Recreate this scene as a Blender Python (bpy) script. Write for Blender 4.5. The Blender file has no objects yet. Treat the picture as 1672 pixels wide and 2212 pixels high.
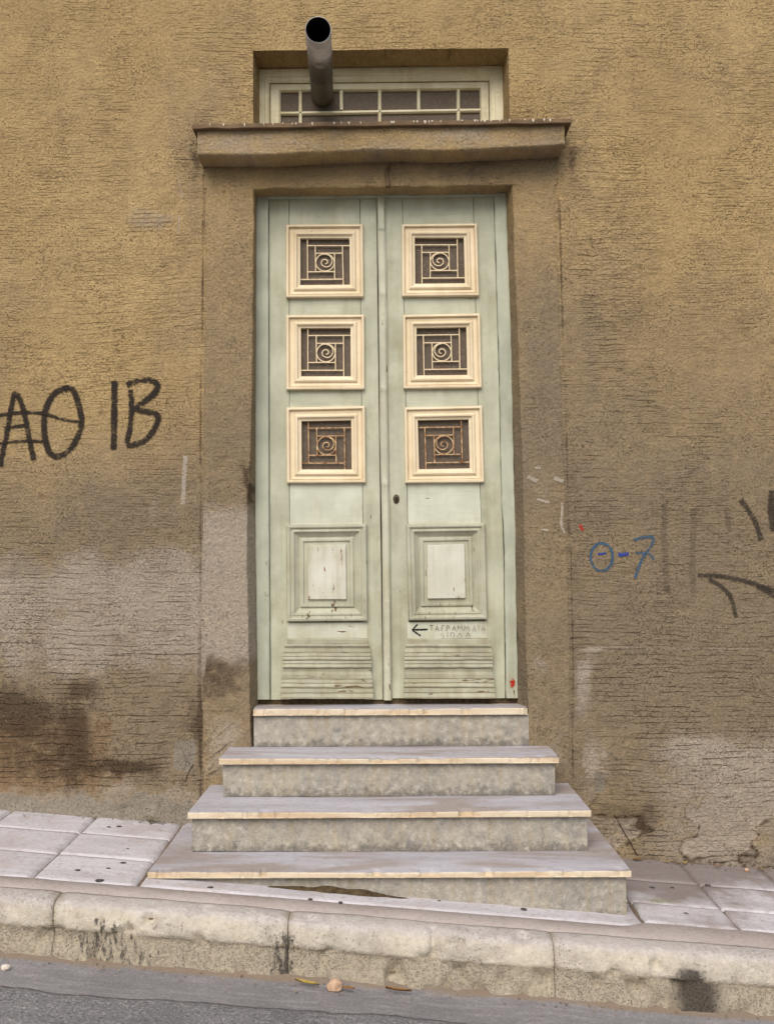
import bpy, bmesh, math, random
import numpy as np
from mathutils import Vector, Matrix

random.seed(7)
rng = np.random.RandomState(11)
SC = bpy.context.scene
COL = SC.collection
ZT = 0.80                      # height of the door threshold above the road in front of it

# ------------------------------------------------------------------ camera
CAM = np.array([0.0, -5.0367, 0.6483 + ZT])
PITCH, YAW, ROLL, FPX = 0.05307, -0.000636, -0.010554, 2331.0
PCX, PCY = 836.0, 1106.0


def basis():
    f = np.array([math.sin(YAW) * math.cos(PITCH), math.cos(YAW) * math.cos(PITCH), math.sin(PITCH)])
    r = np.array([math.cos(YAW), -math.sin(YAW), 0.0])
    u = np.cross(r, f)
    R = r * math.cos(ROLL) + u * math.sin(ROLL)
    U = -r * math.sin(ROLL) + u * math.cos(ROLL)
    return R, U, f


RV, UV_, FV = basis()
cd = bpy.data.cameras.new('camera')
cam = bpy.data.objects.new('camera', cd)
COL.objects.link(cam)
cd.sensor_fit = 'VERTICAL'
cd.sensor_height = 24.0
cd.lens = 24.0 * FPX / 2212.0
cd.clip_start = 0.05
cd.clip_end = 500
m = Matrix.Identity(4)
for i in range(3):
    m[i][0], m[i][1], m[i][2], m[i][3] = RV[i], UV_[i], -FV[i], CAM[i]
cam.matrix_world = m
SC.camera = cam

# ------------------------------------------------------------------ sky, sun, exposure (bright overcast)
SUN_EL, SUN_AZ = math.radians(42), math.radians(190)     # azimuth from +Y, clockwise: the sun stands on the street side
w = bpy.data.worlds.new('World')
SC.world = w
w.use_nodes = True
wt = w.node_tree
wt.nodes.clear()
sky = wt.nodes.new('ShaderNodeTexSky')
sky.sky_type = 'NISHITA'
sky.sun_disc = False
sky.sun_elevation = SUN_EL
sky.sun_rotation = SUN_AZ
sky.air_density = 1.0
sky.dust_density = 3.0
sky.ozone_density = 1.0
bg = wt.nodes.new('ShaderNodeBackground')
bg.inputs['Strength'].default_value = 0.105
wo = wt.nodes.new('ShaderNodeOutputWorld')
wt.links.new(sky.outputs[0], bg.inputs[0])
wt.links.new(bg.outputs[0], wo.inputs[0])
sd = bpy.data.lights.new('sun', 'SUN')
sd.energy = 1.5
sd.angle = math.radians(40)
sd.color = (1.0, 0.94, 0.84)
sun = bpy.data.objects.new('sun', sd)
COL.objects.link(sun)
sdir = Vector((math.sin(SUN_AZ) * math.cos(SUN_EL), math.cos(SUN_AZ) * math.cos(SUN_EL), math.sin(SUN_EL)))
sun.rotation_euler = (-sdir).to_track_quat('-Z', 'Y').to_euler()
sun.location = sdir * 30
SC.view_settings.view_transform = 'Standard'
SC.view_settings.look = 'None'
SC.view_settings.gamma = 1
SC.view_settings.use_curve_mapping = False
SC.view_settings.exposure = 0.50


# ------------------------------------------------------------------ measuring helpers
def P(px, py, Y):
    """where the sight line of a measured point meets the real vertical plane y = Y: (x, z)"""
    d = FV * FPX + RV * (px - PCX) - UV_ * (py - PCY)
    k = (Y - CAM[1]) / d[1]
    q = CAM + k * d
    return float(q[0]), float(q[2])


def PL(px, py, a, bx, cy):
    """where it meets the sloping ground plane z = a + bx*x + cy*y"""
    d = FV * FPX + RV * (px - PCX) - UV_ * (py - PCY)
    k = (a + bx * CAM[0] + cy * CAM[1] - CAM[2]) / (d[2] - bx * d[0] - cy * d[1])
    return CAM + k * d


def proj(X, Y, Z):
    """measured-photo coordinates of world points (only used to look up where stains sit on the wall)"""
    dx, dy, dz = X - CAM[0], Y - CAM[1], Z - CAM[2]
    ww = dx * FV[0] + dy * FV[1] + dz * FV[2]
    return (PCX + FPX * (dx * RV[0] + dy * RV[1] + dz * RV[2]) / ww,
            PCY - FPX * (dx * UV_[0] + dy * UV_[1] + dz * UV_[2]) / ww)


def sstep(a, b, x):
    t = np.clip((x - a) / (b - a), 0, 1)
    return t * t * (3 - 2 * t)


def vnoise(x, y, seed=0):
    x = np.asarray(x, float); y = np.asarray(y, float)
    xi = np.floor(x).astype(np.int64); yi = np.floor(y).astype(np.int64)
    fx = x - xi; fy = y - yi
    fx = fx * fx * (3 - 2 * fx); fy = fy * fy * (3 - 2 * fy)

    def h(a, b):
        n = (a * 374761393 + b * 668265263 + seed * 1442695041) & 0x7fffffff
        n = ((n ^ (n >> 13)) * 1274126177) & 0x7fffffff
        n = ((n ^ (n >> 16)) * 668265263) & 0x7fffffff
        return (n & 0xffff) / 65535.0
    return ((h(xi, yi) * (1 - fx) + h(xi + 1, yi) * fx) * (1 - fy) + (h(xi, yi + 1) * (1 - fx) + h(xi + 1, yi + 1) * fx) * fy)


def fbm(x, y, seed=0, oct=4):
    s = 0; a = .5; t = 0
    for o in range(oct):
        s = s + a * vnoise(x * 2 ** o + 17.3 * o, y * 2 ** o - 9.1 * o, seed + o); t += a; a *= .5
    return s / t


# ------------------------------------------------------------------ node helper
class G:
    def __init__(self, name):
        self.m = bpy.data.materials.new(name)
        self.m.use_nodes = True
        self.t = self.m.node_tree
        self.t.nodes.clear()
        self.out = self.t.nodes.new('ShaderNodeOutputMaterial')
        self.b = self.t.nodes.new('ShaderNodeBsdfPrincipled')
        self.t.links.new(self.b.outputs[0], self.out.inputs[0])
        self.tc = self.t.nodes.new('ShaderNodeTexCoord')
        self.P = self.tc.outputs['Object']

    def put(self, s, v):
        if isinstance(v, bpy.types.NodeSocket):
            self.t.links.new(v, s)
        elif isinstance(v, (tuple, list)):
            s.default_value = tuple(v) + ((1.0,) if len(v) == 3 and s.type == 'RGBA' else ())
        else:
            s.default_value = v

    def node(self, typ, ins, props=None, out=0):
        n = self.t.nodes.new(typ)
        for k, v in (props or {}).items():
            setattr(n, k, v)
        for k, v in ins.items():
            self.put(n.inputs[k], v)
        return n.outputs[out]

    def math(self, op, a, b=0.0, clamp=False):
        return self.node('ShaderNodeMath', {0: a, 1: b}, {'operation': op, 'use_clamp': clamp})

    def mul(self, a, b): return self.math('MULTIPLY', a, b)
    def add(self, a, b): return self.math('ADD', a, b)
    def sub(self, a, b): return self.math('SUBTRACT', a, b)

    def vmul(self, v, s):
        return self.node('ShaderNodeVectorMath', {0: v, 1: s}, {'operation': 'MULTIPLY'})

    def vadd(self, v, s):
        return self.node('ShaderNodeVectorMath', {0: v, 1: s}, {'operation': 'ADD'})

    def noise(self, v, scale=1.0, detail=2.0, rough=.5, dist=0.0, out=0):
        return self.node('ShaderNodeTexNoise', {'Vector': v, 'Scale': scale, 'Detail': detail, 'Roughness': rough, 'Distortion': dist}, out=out)

    def voro(self, v, scale, feature='F1', rnd=1.0, out=0):
        return self.node('ShaderNodeTexVoronoi', {'Vector': v, 'Scale': scale, 'Randomness': rnd}, {'feature': feature}, out)

    def rng(self, v, a, b, c=0.0, d=1.0, smooth=True):
        return self.node('ShaderNodeMapRange', {0: v, 1: a, 2: b, 3: c, 4: d}, {'interpolation_type': 'SMOOTHSTEP' if smooth else 'LINEAR', 'clamp': True})

    def mix(self, f, a, b, mode='MIX'):
        n = self.t.nodes.new('ShaderNodeMix')
        n.data_type = 'RGBA'
        n.blend_type = mode
        self.put(n.inputs[0], f); self.put(n.inputs[6], a); self.put(n.inputs[7], b)
        return n.outputs[2]

    def sep(self, v):
        n = self.t.nodes.new('ShaderNodeSeparateXYZ')
        self.put(n.inputs[0], v)
        return n.outputs[0], n.outputs[1], n.outputs[2]

    def comb(self, x, y, z):
        return self.node('ShaderNodeCombineXYZ', {0: x, 1: y, 2: z})

    def attr(self, name):
        n = self.t.nodes.new('ShaderNodeAttribute')
        n.attribute_name = name
        return n.outputs['Fac']

    def rand(self):
        return self.t.nodes.new('ShaderNodeObjectInfo').outputs['Random']

    def bump(self, h, strength=1.0, dist=.01, normal=None):
        ins = {'Height': h, 'Strength': strength, 'Distance': dist}
        if normal is not None:
            ins['Normal'] = normal
        return self.node('ShaderNodeBump', ins)

    def fin(self, col, rough=.8, normal=None, spec=.3, metal=0.0):
        self.put(self.b.inputs['Base Color'], col)
        self.put(self.b.inputs['Roughness'], rough)
        self.put(self.b.inputs['Specular IOR Level'], spec)
        self.put(self.b.inputs['Metallic'], metal)
        if normal is not None:
            self.put(self.b.inputs['Normal'], normal)
        return self.m


def s2l(r, g, b):
    return tuple(((c / 255) / 12.92 if c / 255 < .04045 else ((c / 255 + .055) / 1.055) ** 2.4) for c in (r, g, b))


# ------------------------------------------------------------------ materials
def mat_plaster():
    g = G('old_ochre_plaster')
    x, y, z = g.sep(g.P)
    flat = g.comb(x, g.mul(y, .35), z)
    grime, pale, soot, rust, cement, smooth, coarse = [g.attr(k) for k in ('grime', 'pale', 'soot', 'rust', 'cement', 'smooth', 'coarse')]
    big = g.noise(flat, 1.3, 3, .55)
    med = g.noise(flat, 7, 4, .6)
    fine = g.noise(flat, 70, 3, .65)
    vfine = g.noise(flat, 190, 2, .6)
    # wavy, broken horizontal wrinkles left by the trowel
    w1 = g.noise(g.comb(g.mul(x, .9), 3.0, g.mul(z, 1.6)), 1.0, 1, .5)
    w2 = g.noise(g.comb(g.mul(x, 6), 0, g.mul(z, 12)), 1.0, 2, .5)
    w3 = g.noise(g.comb(g.mul(x, 34), 0, g.mul(z, 40)), 1.0, 2, .5)
    zc = g.add(z, g.add(g.mul(g.sub(w1, .5), .10), g.add(g.mul(g.sub(w2, .5), .030), g.mul(g.sub(w3, .5), .011))))

    def lines(freq, seed, width):
        jit = g.noise(g.comb(g.mul(x, .8), seed, g.mul(zc, freq * .37)), 1.0, 1, .5)
        f = g.math('FRACT', g.add(g.mul(zc, freq), g.mul(jit, 1.6)))
        wv = g.mul(g.noise(g.comb(g.mul(x, 13), seed + 3.0, g.mul(zc, freq)), 1.0, 2, .6), width * 2)
        return g.rng(g.math('DIVIDE', g.math('ABSOLUTE', g.sub(f, .5)), wv), .35, 1.0, 1.0, 0.0)
    l1 = lines(44, 1.0, .11)
    l2 = lines(83, 5.0, .15)
    brk1 = g.rng(g.noise(g.comb(g.mul(x, 7), 2.0, g.mul(zc, 50)), 1.0, 4, .7), .46, .60)
    brk2 = g.rng(g.noise(g.comb(g.mul(x, 14), 9.0, g.mul(zc, 70)), 1.0, 4, .7), .47, .62)
    clus = g.rng(g.noise(g.vadd(flat, (11, 0, 3)), 2.2, 3, .6), .42, .64)
    clus2 = g.rng(g.noise(g.vadd(flat, (1, 0, 13)), 2.7, 3, .6), .40, .58)
    lap = g.rng(g.noise(g.comb(g.mul(g.add(x, g.mul(w2, .05)), 3.1), 6.0, g.mul(z, .9)), 1.0, 2, .6), .36, .50)      # lines stop where one trowel pass laps the next
    brk1 = g.mul(brk1, lap)
    brk2 = g.mul(brk2, g.add(.25, g.mul(lap, .75)))
    c1 = g.mul(g.mul(l1, brk1), g.math('MAXIMUM', g.mul(clus, .85), g.mul(coarse, .9)))
    c2 = g.mul(g.mul(l2, brk2), g.mul(clus2, g.sub(1.0, g.mul(coarse, .6))))
    notcem = g.sub(1.0, g.math('MINIMUM', g.add(g.mul(cement, 1.0), g.mul(smooth, .95)), 1.0))
    crack = g.mul(g.math('MAXIMUM', g.mul(c1, .95), g.mul(c2, .8)), notcem)
    # pits and crumbs
    pit = g.rng(g.noise(g.comb(g.mul(x, .85), y, z), 125, 3, .65), .58, .68)
    pitm = g.rng(g.noise(g.vadd(flat, (5, 0, 5)), 3.3, 2, .5), .40, .62)
    pit = g.mul(g.mul(pit, g.add(.25, g.mul(pitm, .75))), g.sub(1.0, g.mul(smooth, .5)))
    hole = g.rng(g.voro(flat, 38), .07, .03)
    holem = g.rng(g.noise(g.vadd(flat, (8, 0, 1)), 6, 1, .5), .56, .62)
    hole = g.mul(hole, holem)
    # colour
    mott = g.noise(g.vadd(flat, (2, 0, 9)), 18, 6, .72)
    edge = g.mul(g.sub(g.add(g.mul(med, .30), g.add(g.mul(mott, .45), g.mul(fine, .25))), .5), 1.5)            # breaks the soft stain outlines

    def msk(a, k=1.3, lo=.30, hi=.70):
        return g.rng(g.add(a, g.mul(edge, k)), lo, hi)
    col = g.mix(g.rng(big, .35, .65), OCHRE_A, OCHRE_B)
    col = g.mix(g.mul(g.rng(med, .40, .70), .35), col, OCHRE_C)
    mott2 = g.noise(g.comb(g.mul(x, 3.0), 4.0, g.mul(z, 5.0)), 1.0, 5, .65)
    col = g.mix(g.rng(g.add(grime, g.mul(edge, .9)), .0, 1.0, 0, 1, False), col, GRIME)
    col = g.mix(g.mul(msk(pale, 1.1, .25, .85), .80), col, PALE)
    col = g.mix(g.mul(msk(rust, 1.2), .42), col, s2l(136, 102, 66))
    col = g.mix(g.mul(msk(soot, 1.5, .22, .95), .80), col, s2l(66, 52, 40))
    col = g.mix(g.mul(msk(cement, .8, .35, .6), .85), col, g.mix(med, s2l(150, 144, 132), s2l(112, 104, 94)))
    low = g.rng(z, ZT + .55, ZT - .25, .35, 1.0)
    col = g.mix(g.mul(g.mul(g.rng(mott, .52, .72), .42), low), col, g.mix(1.0, col, (.50, .46, .42), 'MULTIPLY'))
    col = g.mix(g.mul(g.mul(g.rng(mott, .48, .30), .35), low), col, g.mix(1.0, col, (1.38, 1.38, 1.38), 'MULTIPLY'))
    col = g.mix(g.mul(g.mul(g.rng(mott2, .50, .68), .40), low), col, g.mix(1.0, col, (.62, .60, .58), 'MULTIPLY'))
    grains = g.mul(g.rng(g.voro(flat, 75), .16, .08), g.rng(g.noise(flat, 8, 1, .5), .50, .62))
    col = g.mix(g.mul(grains, .5), col, s2l(206, 192, 166))
    col = g.mix(g.mul(g.sub(vfine, .5), 1.0), col, g.mix(1.0, col, (1.7, 1.65, 1.55), 'MULTIPLY'))
    col = g.mix(g.mul(g.rng(fine, .50, .70), .40), col, g.mix(1.0, col, (1.45, 1.42, 1.36), 'MULTIPLY'))
    col = g.mix(g.mul(g.rng(fine, .47, .30), .42), col, g.mix(1.0, col, (.58, .54, .50), 'MULTIPLY'))
    col = g.mix(g.mul(pit, .62), col, g.mix(1.0, col, (.30, .25, .21), 'MULTIPLY'))
    col = g.mix(g.mul(crack, g.add(.44, g.mul(coarse, .28))), col, g.mix(1.0, col, (.22, .18, .15), 'MULTIPLY'))
    col = g.mix(g.mul(hole, .85), col, (.03, .024, .018))
    h = g.add(g.add(g.mul(fine, .62), g.mul(vfine, .26)), g.mul(mott, .5))
    h = g.add(h, g.mul(med, .6))
    h = g.sub(h, g.add(g.mul(crack, .55), g.add(g.mul(pit, .35), g.mul(hole, .6))))
    return g.fin(col, .92, g.bump(h, 1.0, .017), .12)


OCHRE_A, OCHRE_B, OCHRE_C = s2l(167, 143, 102), s2l(177, 153, 111), s2l(151, 129, 94)
GRIME, PALE = s2l(131, 117, 97), s2l(163, 152, 138)


def mat_paint(name, base, dark, under, chip_lo, zlow=None, grainaxis='z', dirtamt=.62, ga=.30):
    """old oil paint on wood: brush grain, grime, flakes down to the bare wood, more of them near the ground"""
    g = G(name)
    x, y, z = g.sep(g.P)
    r = g.rand()
    v = g.vadd(g.P, g.comb(g.mul(r, 7.0), 0, g.mul(r, 3.0)))
    vx, vy, vz = g.sep(v)
    gr = g.comb(g.mul(vx, 60), g.mul(vy, 40), g.mul(vz, 3.0)) if grainaxis == 'z' else g.comb(g.mul(vx, 3.0), g.mul(vy, 40), g.mul(vz, 60))
    grain = g.noise(gr, 1.0, 3, .6)
    blot = g.noise(v, 6, 4, .6)
    fine = g.noise(v, 55, 3, .6)
    low = g.rng(z, ZT + 1.0, ZT - .0, 0.0, 1.0, False)
    col = g.mix(g.rng(blot, .3, .7), base, dark)
    col = g.mix(g.mul(g.rng(grain, .45, .75), ga), col, g.mix(1.0, col, (1.15, 1.13, 1.08), 'MULTIPLY'))
    col = g.mix(g.mul(g.rng(grain, .45, .28), ga), col, g.mix(1.0, col, (.72, .68, .58), 'MULTIPLY'))
    dirt = g.rng(g.add(g.add(g.mul(g.noise(v, 3.6, 6, .7), .6), g.mul(g.noise(g.comb(g.mul(vx, 22), vy, g.mul(vz, 2.0)), 1.0, 4, .65), .4)), g.mul(low, .08)), .48, .68)
    col = g.mix(g.mul(dirt, dirtamt), col, g.mix(1.0, col, (.72, .64, .52), 'MULTIPLY'))
    sp = g.rng(g.voro(v, 24), .085, .04)
    sp = g.mul(sp, g.rng(g.noise(v, 5, 1, .5), .55, .6))
    col = g.mix(g.mul(sp, .7), col, (.10, .08, .055))
    ch = g.noise(g.comb(g.mul(vx, 48), g.mul(vy, 30), g.mul(vz, 9)) if grainaxis == 'z' else g.comb(g.mul(vx, 9), g.mul(vy, 30), g.mul(vz, 48)), 1.0, 4, .62)
    ch2 = g.noise(v, 2.6, 2, .5)
    chip = g.rng(g.add(ch, g.add(g.mul(low, .075), g.mul(g.sub(ch2, .5), .22))), chip_lo, chip_lo + .025)
    wood = g.mix(grain, under, g.mix(1.0, under, (.45, .40, .36), 'MULTIPLY'))
    col = g.mix(chip, col, wood)
    h = g.sub(g.add(g.mul(grain, .3), g.add(g.mul(fine, .2), g.mul(blot, .5))), g.mul(chip, .35))
    return g.fin(col, g.mix(chip, (.55,) * 3, (.85,) * 3), g.bump(h, .5, .004), .35)


def mat_pane():
    g = G('dusty_brown_glass')
    x, y, z = g.sep(g.P)
    n = g.noise(g.P, 9, 4, .65)
    f = g.noise(g.P, 80, 2, .6)
    col = g.mix(n, s2l(80, 70, 60), s2l(102, 90, 78))
    col = g.mix(g.mul(g.rng(f, .5, .75), .4), col, s2l(132, 120, 106))
    return g.fin(col, .6, None, .2)


def mat_marble(name, a, b, stain, dirt, sx=1.6, sy=14.0, amt=.6, chipamt=.0):
    g = G(name)
    r = g.rand()
    v = g.vadd(g.P, g.comb(g.mul(r, 9), g.mul(r, 5), 0))
    x, y, z = g.sep(v)
    ve = g.comb(g.mul(x, sx), g.mul(y, sy), g.mul(z, sy))
    n1 = g.noise(ve, 1.0, 4, .55, .4)
    n2 = g.noise(g.comb(g.mul(x, sx * .9), g.mul(y, sy * .6), g.add(g.mul(z, sy * .5), 4.0)), 1.0, 3, .55, .9)
    n3 = g.noise(v, 26, 4, .65)
    n4 = g.noise(v, 120, 2, .6)
    col = g.mix(g.rng(n1, .35, .65), a, b)
    col = g.mix(g.mul(g.rng(n2, .46, .62), amt), col, stain)
    col = g.mix(g.mul(g.rng(n3, .50, .72), .35), col, dirt)
    col = g.mix(g.mul(g.rng(n4, .62, .75), .35), col, g.mix(1.0, dirt, (.5, .5, .5), 'MULTIPLY'))
    h = g.add(g.mul(n3, .5), g.mul(n4, .3))
    return g.fin(col, g.rng(n3, .3, .7, .42, .7), g.bump(h, .35, .003), .35)


def mat_riser():
    g = G('grimy_shaded_riser')
    r = g.rand()
    v = g.vadd(g.P, g.comb(g.mul(r, 9), g.mul(r, 5), g.mul(r, 2)))
    x, y, z = g.sep(v)
    top = g.attr('up')                                              # 0 at the foot of the stone, 1 at its head
    n1 = g.noise(v, 5, 4, .6)
    n2 = g.noise(v, 30, 6, .72)
    n3 = g.noise(v, 130, 3, .7)
    drip = g.noise(g.comb(g.mul(x, 30), y, g.mul(z, 3)), 1.0, 3, .6)
    col = g.mix(g.rng(n1, .35, .65), s2l(160, 154, 142), s2l(144, 140, 132))
    col = g.mix(g.mul(g.rng(n2, .49, .70), .62), col, s2l(196, 190, 178))
    col = g.mix(g.mul(g.rng(n2, .50, .30), .6), col, s2l(106, 106, 106))
    col = g.mix(g.mul(g.rng(drip, .45, .7), .30), col, s2l(160, 142, 104))
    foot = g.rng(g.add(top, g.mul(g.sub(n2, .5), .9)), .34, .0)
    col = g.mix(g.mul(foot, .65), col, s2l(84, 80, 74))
    hd = g.rng(g.add(top, g.mul(g.sub(drip, .5), .5)), .80, 1.0)  # shade under the nosing painted into the riser head
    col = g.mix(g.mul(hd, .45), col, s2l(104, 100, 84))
    col = g.mix(g.mul(g.rng(n3, .56, .72), .45), col, s2l(70, 67, 60))
    col = g.mix(g.mul(g.rng(n3, .42, .30), .35), col, s2l(200, 190, 170))
    return g.fin(col, .72, g.bump(g.add(n2, g.mul(n3, .4)), .5, .004), .25)


def mat_paver():
    g = G('pale_limestone_paver')
    r = g.rand()
    v = g.vadd(g.P, g.comb(g.mul(r, 9), g.mul(r, 5), 0))
    x, y, z = g.sep(v)
    n1 = g.noise(g.comb(g.mul(x, 3.0), g.mul(y, 12), z), 1.0, 4, .6, .5)
    n2 = g.noise(v, 7, 5, .65)
    n3 = g.noise(v, 45, 4, .65)
    n4 = g.noise(v, 150, 2, .6)
    damp = g.attr('damp')
    col = g.mix(g.rng(n1, .35, .65), s2l(194, 191, 194), s2l(208, 205, 209))
    col = g.mix(g.mul(g.rng(n2, .48, .70), .55), col, s2l(182, 168, 162))
    col = g.mix(g.mul(g.rng(n3, .50, .70), .50), col, s2l(150, 140, 136))
    col = g.mix(g.mul(g.rng(n4, .62, .74), .40), col, s2l(96, 88, 82))
    col = g.mix(g.mul(g.rng(r, 0, 1, 0, 1, False), .16), col, s2l(170, 160, 158))
    col = g.mix(g.mul(g.rng(g.add(damp, g.mul(g.sub(n2, .5), 1.0)), .25, .85), .75), col, s2l(112, 98, 90))
    moss = g.attr('moss')
    col = g.mix(g.mul(g.rng(g.add(moss, g.mul(g.sub(n3, .5), 1.4)), .45, .9), .6), col, s2l(128, 132, 84))
    h = g.add(g.mul(n3, .6), g.mul(n4, .35))
    return g.fin(col, .75, g.bump(h, .45, .004), .25)


def mat_mortar():
    g = G('pink_grey_mortar')
    n2 = g.noise(g.P, 6, 5, .65)
    n3 = g.noise(g.P, 60, 3, .65)
    col = g.mix(g.rng(n2, .3, .7), s2l(172, 161, 155), s2l(184, 174, 169))
    col = g.mix(g.mul(g.rng(n3, .5, .72), .5), col, s2l(138, 124, 116))
    return g.fin(col, .9, g.bump(g.add(n2, n3), .5, .005), .15)


def mat_joint():
    g = G('dirty_joint_bed')
    n = g.noise(g.P, 40, 4, .65)
    return g.fin(g.mix(n, s2l(92, 80, 68), s2l(140, 126, 112)), .95, g.bump(n, .6, .006), .1)


def mat_kerb():
    g = G('worn_kerb_stone')
    r = g.rand()
    v = g.vadd(g.P, g.comb(g.mul(r, 9), 0, 0))
    dirt, soot = g.attr('dirt'), g.attr('soot')
    n1 = g.noise(v, 4, 4, .6)
    n2 = g.noise(v, 18, 5, .68)
    n3 = g.noise(v, 75, 4, .7)
    vo = g.voro(v, 70)
    col = g.mix(g.rng(n1, .35, .65), s2l(198, 189, 172), s2l(176, 168, 156))
    col = g.mix(g.mul(g.rng(n2, .45, .66), .5), col, s2l(210, 202, 186))
    col = g.mix(g.mul(g.rng(g.add(g.mul(n2, .6), g.mul(n3, .4)), .48, .34), .70), col, s2l(150, 136, 118))
    col = g.mix(g.mul(g.attr('headk'), .75), col, g.mix(n2, s2l(176, 168, 166), s2l(204, 198, 196)))
    d = g.rng(g.add(dirt, g.mul(g.sub(n2, .5), 1.0)), .30, .75)
    dc = g.mix(g.rng(n3, .35, .65), s2l(122, 112, 96), s2l(178, 166, 144))
    col = g.mix(g.mul(d, .74), col, dc)
    x_, y_, z_ = g.sep(v)
    vs = g.noise(g.comb(g.mul(x_, 55), y_, g.mul(z_, 16)), 1.0, 4, .7)
    s = g.rng(g.add(soot, g.mul(g.sub(g.add(g.mul(vs, .65), g.mul(n3, .35)), .5), 2.6)), .45, .75)
    col = g.mix(g.mul(s, .85), col, s2l(58, 55, 52))
    col = g.mix(g.mul(g.rng(n3, .50, .68), .35), col, g.mix(1.0, col, (.60, .56, .52), 'MULTIPLY'))
    col = g.mix(g.mul(g.rng(n3, .48, .34), .35), col, g.mix(1.0, col, (1.25, 1.25, 1.25), 'MULTIPLY'))
    pits = g.mul(g.rng(g.voro(v, 115), .34, .14), g.mul(g.rng(g.add(n3, g.mul(dirt, .10)), .50, .60), g.rng(g.add(n1, g.mul(dirt, .1)), .45, .62)))
    col = g.mix(g.mul(pits, .60), col, s2l(84, 76, 66))
    oil = g.rng(g.add(g.attr('oil'), g.mul(g.sub(n3, .5), .9)), .15, .95)
    col = g.mix(g.mul(oil, .85), col, s2l(52, 46, 42))
    h = g.sub(g.add(g.mul(n2, 1.0), g.mul(n3, .9)), g.mul(pits, .8))
    return g.fin(col, .85, g.bump(h, .75, .010), .2)


def mat_road(name, a, b, c, grit, bumpd):
    g = G(name)
    n1 = g.noise(g.P, 2.0, 4, .6)
    x, y, z = g.sep(g.P)
    st = g.noise(g.comb(g.mul(x, 5), g.mul(y, 26), z), 1.0, 4, .65)
    n3 = g.noise(g.P, 90, 3, .7)
    vo = g.voro(g.P, 160, out=1)
    vg = g.sep(vo)[0]
    col = g.mix(g.rng(n1, .3, .7), a, b)
    col = g.mix(g.mul(g.rng(st, .45, .68), .5), col, c)
    col = g.mix(g.mul(g.rng(n3, .48, .7), grit), col, g.mix(1.0, col, (.45, .45, .45), 'MULTIPLY'))
    col = g.mix(g.mul(g.rng(vg, .72, .95), grit), col, g.mix(1.0, col, (1.7, 1.65, 1.6), 'MULTIPLY'))
    dust = g.rng(g.add(g.attr('dust'), g.mul(g.sub(st, .5), 1.0)), .3, .8)
    col = g.mix(g.mul(dust, .8), col, s2l(134, 116, 94))
    h = g.add(g.mul(n3, .8), g.mul(vg, .6))
    return g.fin(col, .88, g.bump(h, .8, bumpd), .2)


def mat_pipe():
    g = G('weathered_flue_metal')
    n = g.noise(g.P, 14, 5, .65)
    x, y, z = g.sep(g.P)
    st = g.noise(g.comb(g.mul(x, 5), g.mul(y, 4), g.mul(z, 5)), 1.0, 3, .6)
    f = g.noise(g.comb(g.mul(x, 50), g.mul(y, 20), g.mul(z, 50)), 1.0, 4, .6)
    heat = g.rng(g.add(y, g.mul(g.sub(n, .5), .25)), -.50, -.26)          # burnt darker towards the wall
    col = g.mix(g.rng(n, .35, .65), s2l(200, 198, 202), s2l(168, 164, 166))
    col = g.mix(heat, col, g.mix(st, s2l(70, 66, 58), s2l(118, 110, 96)))
    col = g.mix(g.mul(g.rng(f, .60, .74), .6), col, s2l(176, 170, 160))
    return g.fin(col, .5, g.bump(n, .3, .003), .5, .35)


def mat_simple(name, a, b, scale=30, rough=.8, bumpd=.003, spec=.3, metal=0.0):
    g = G(name)
    n = g.noise(g.P, scale, 4, .62)
    return g.fin(g.mix(g.rng(n, .3, .7), a, b), rough, g.bump(n, .5, bumpd), spec, metal)


def mat_spray(name, c, dens):
    """a film of sprayed or brushed paint: thin at the edge of the stroke, broken by the rough plaster"""
    g = G(name)
    uv = g.tc.outputs['UV']
    u, v, _ = g.sep(uv)
    x, y, z = g.sep(g.P)
    n = g.noise(g.comb(g.mul(x, 55), 0, g.mul(z, 130)), 1.0, 4, .75)
    n2 = g.noise(g.comb(g.mul(x, 9), 0, g.mul(z, 12)), 1.0, 2, .5)
    d = g.math('ABSOLUTE', g.sub(v, .5))
    edge = g.rng(d, .16, .5, 1.0, 0.0)
    a = g.add(g.add(g.mul(edge, .9), g.mul(g.sub(n, .5), 3.2)), g.mul(g.sub(n2, .5), 1.2))
    al = g.mul(g.mul(g.rng(a, .12, 1.05), g.rng(edge, 0, .3)), dens)
    g.fin(c, .8, None, .1)
    tr = g.t.nodes.new('ShaderNodeBsdfTransparent')
    mx = g.t.nodes.new('ShaderNodeMixShader')
    g.put(mx.inputs[0], al)
    g.t.links.new(tr.outputs[0], mx.inputs[1])
    g.t.links.new(g.b.outputs[0], mx.inputs[2])
    g.t.links.new(mx.outputs[0], g.out.inputs[0])
    return g.m


M = {}
M['plaster'] = mat_plaster()
SAGE, SAGE_D = s2l(184, 186, 166), s2l(163, 165, 145)
WOOD = s2l(122, 99, 72)
M['sage'] = mat_paint('sage_oil_paint', SAGE, SAGE_D, WOOD, .735)
M['sage_h'] = mat_paint('sage_oil_paint_rail', SAGE, SAGE_D, WOOD, .735, grainaxis='x')
M['sage_worn'] = mat_paint('sage_paint_flaking', s2l(182, 182, 162), s2l(160, 160, 140), WOOD, .675, dirtamt=.6, ga=.4)
M['sage_slat'] = mat_paint('sage_paint_weathered', s2l(172, 171, 150), s2l(150, 149, 130), WOOD, .708, grainaxis='x', dirtamt=.7, ga=.5)
M['strip'] = mat_paint('flaking_strip_paint', s2l(190, 190, 170), s2l(172, 172, 152), WOOD, .665)
M['white_panel'] = mat_paint('chalky_white_paint', s2l(204, 204, 190), s2l(188, 187, 170), s2l(150, 122, 92), .675, dirtamt=.6)
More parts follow.
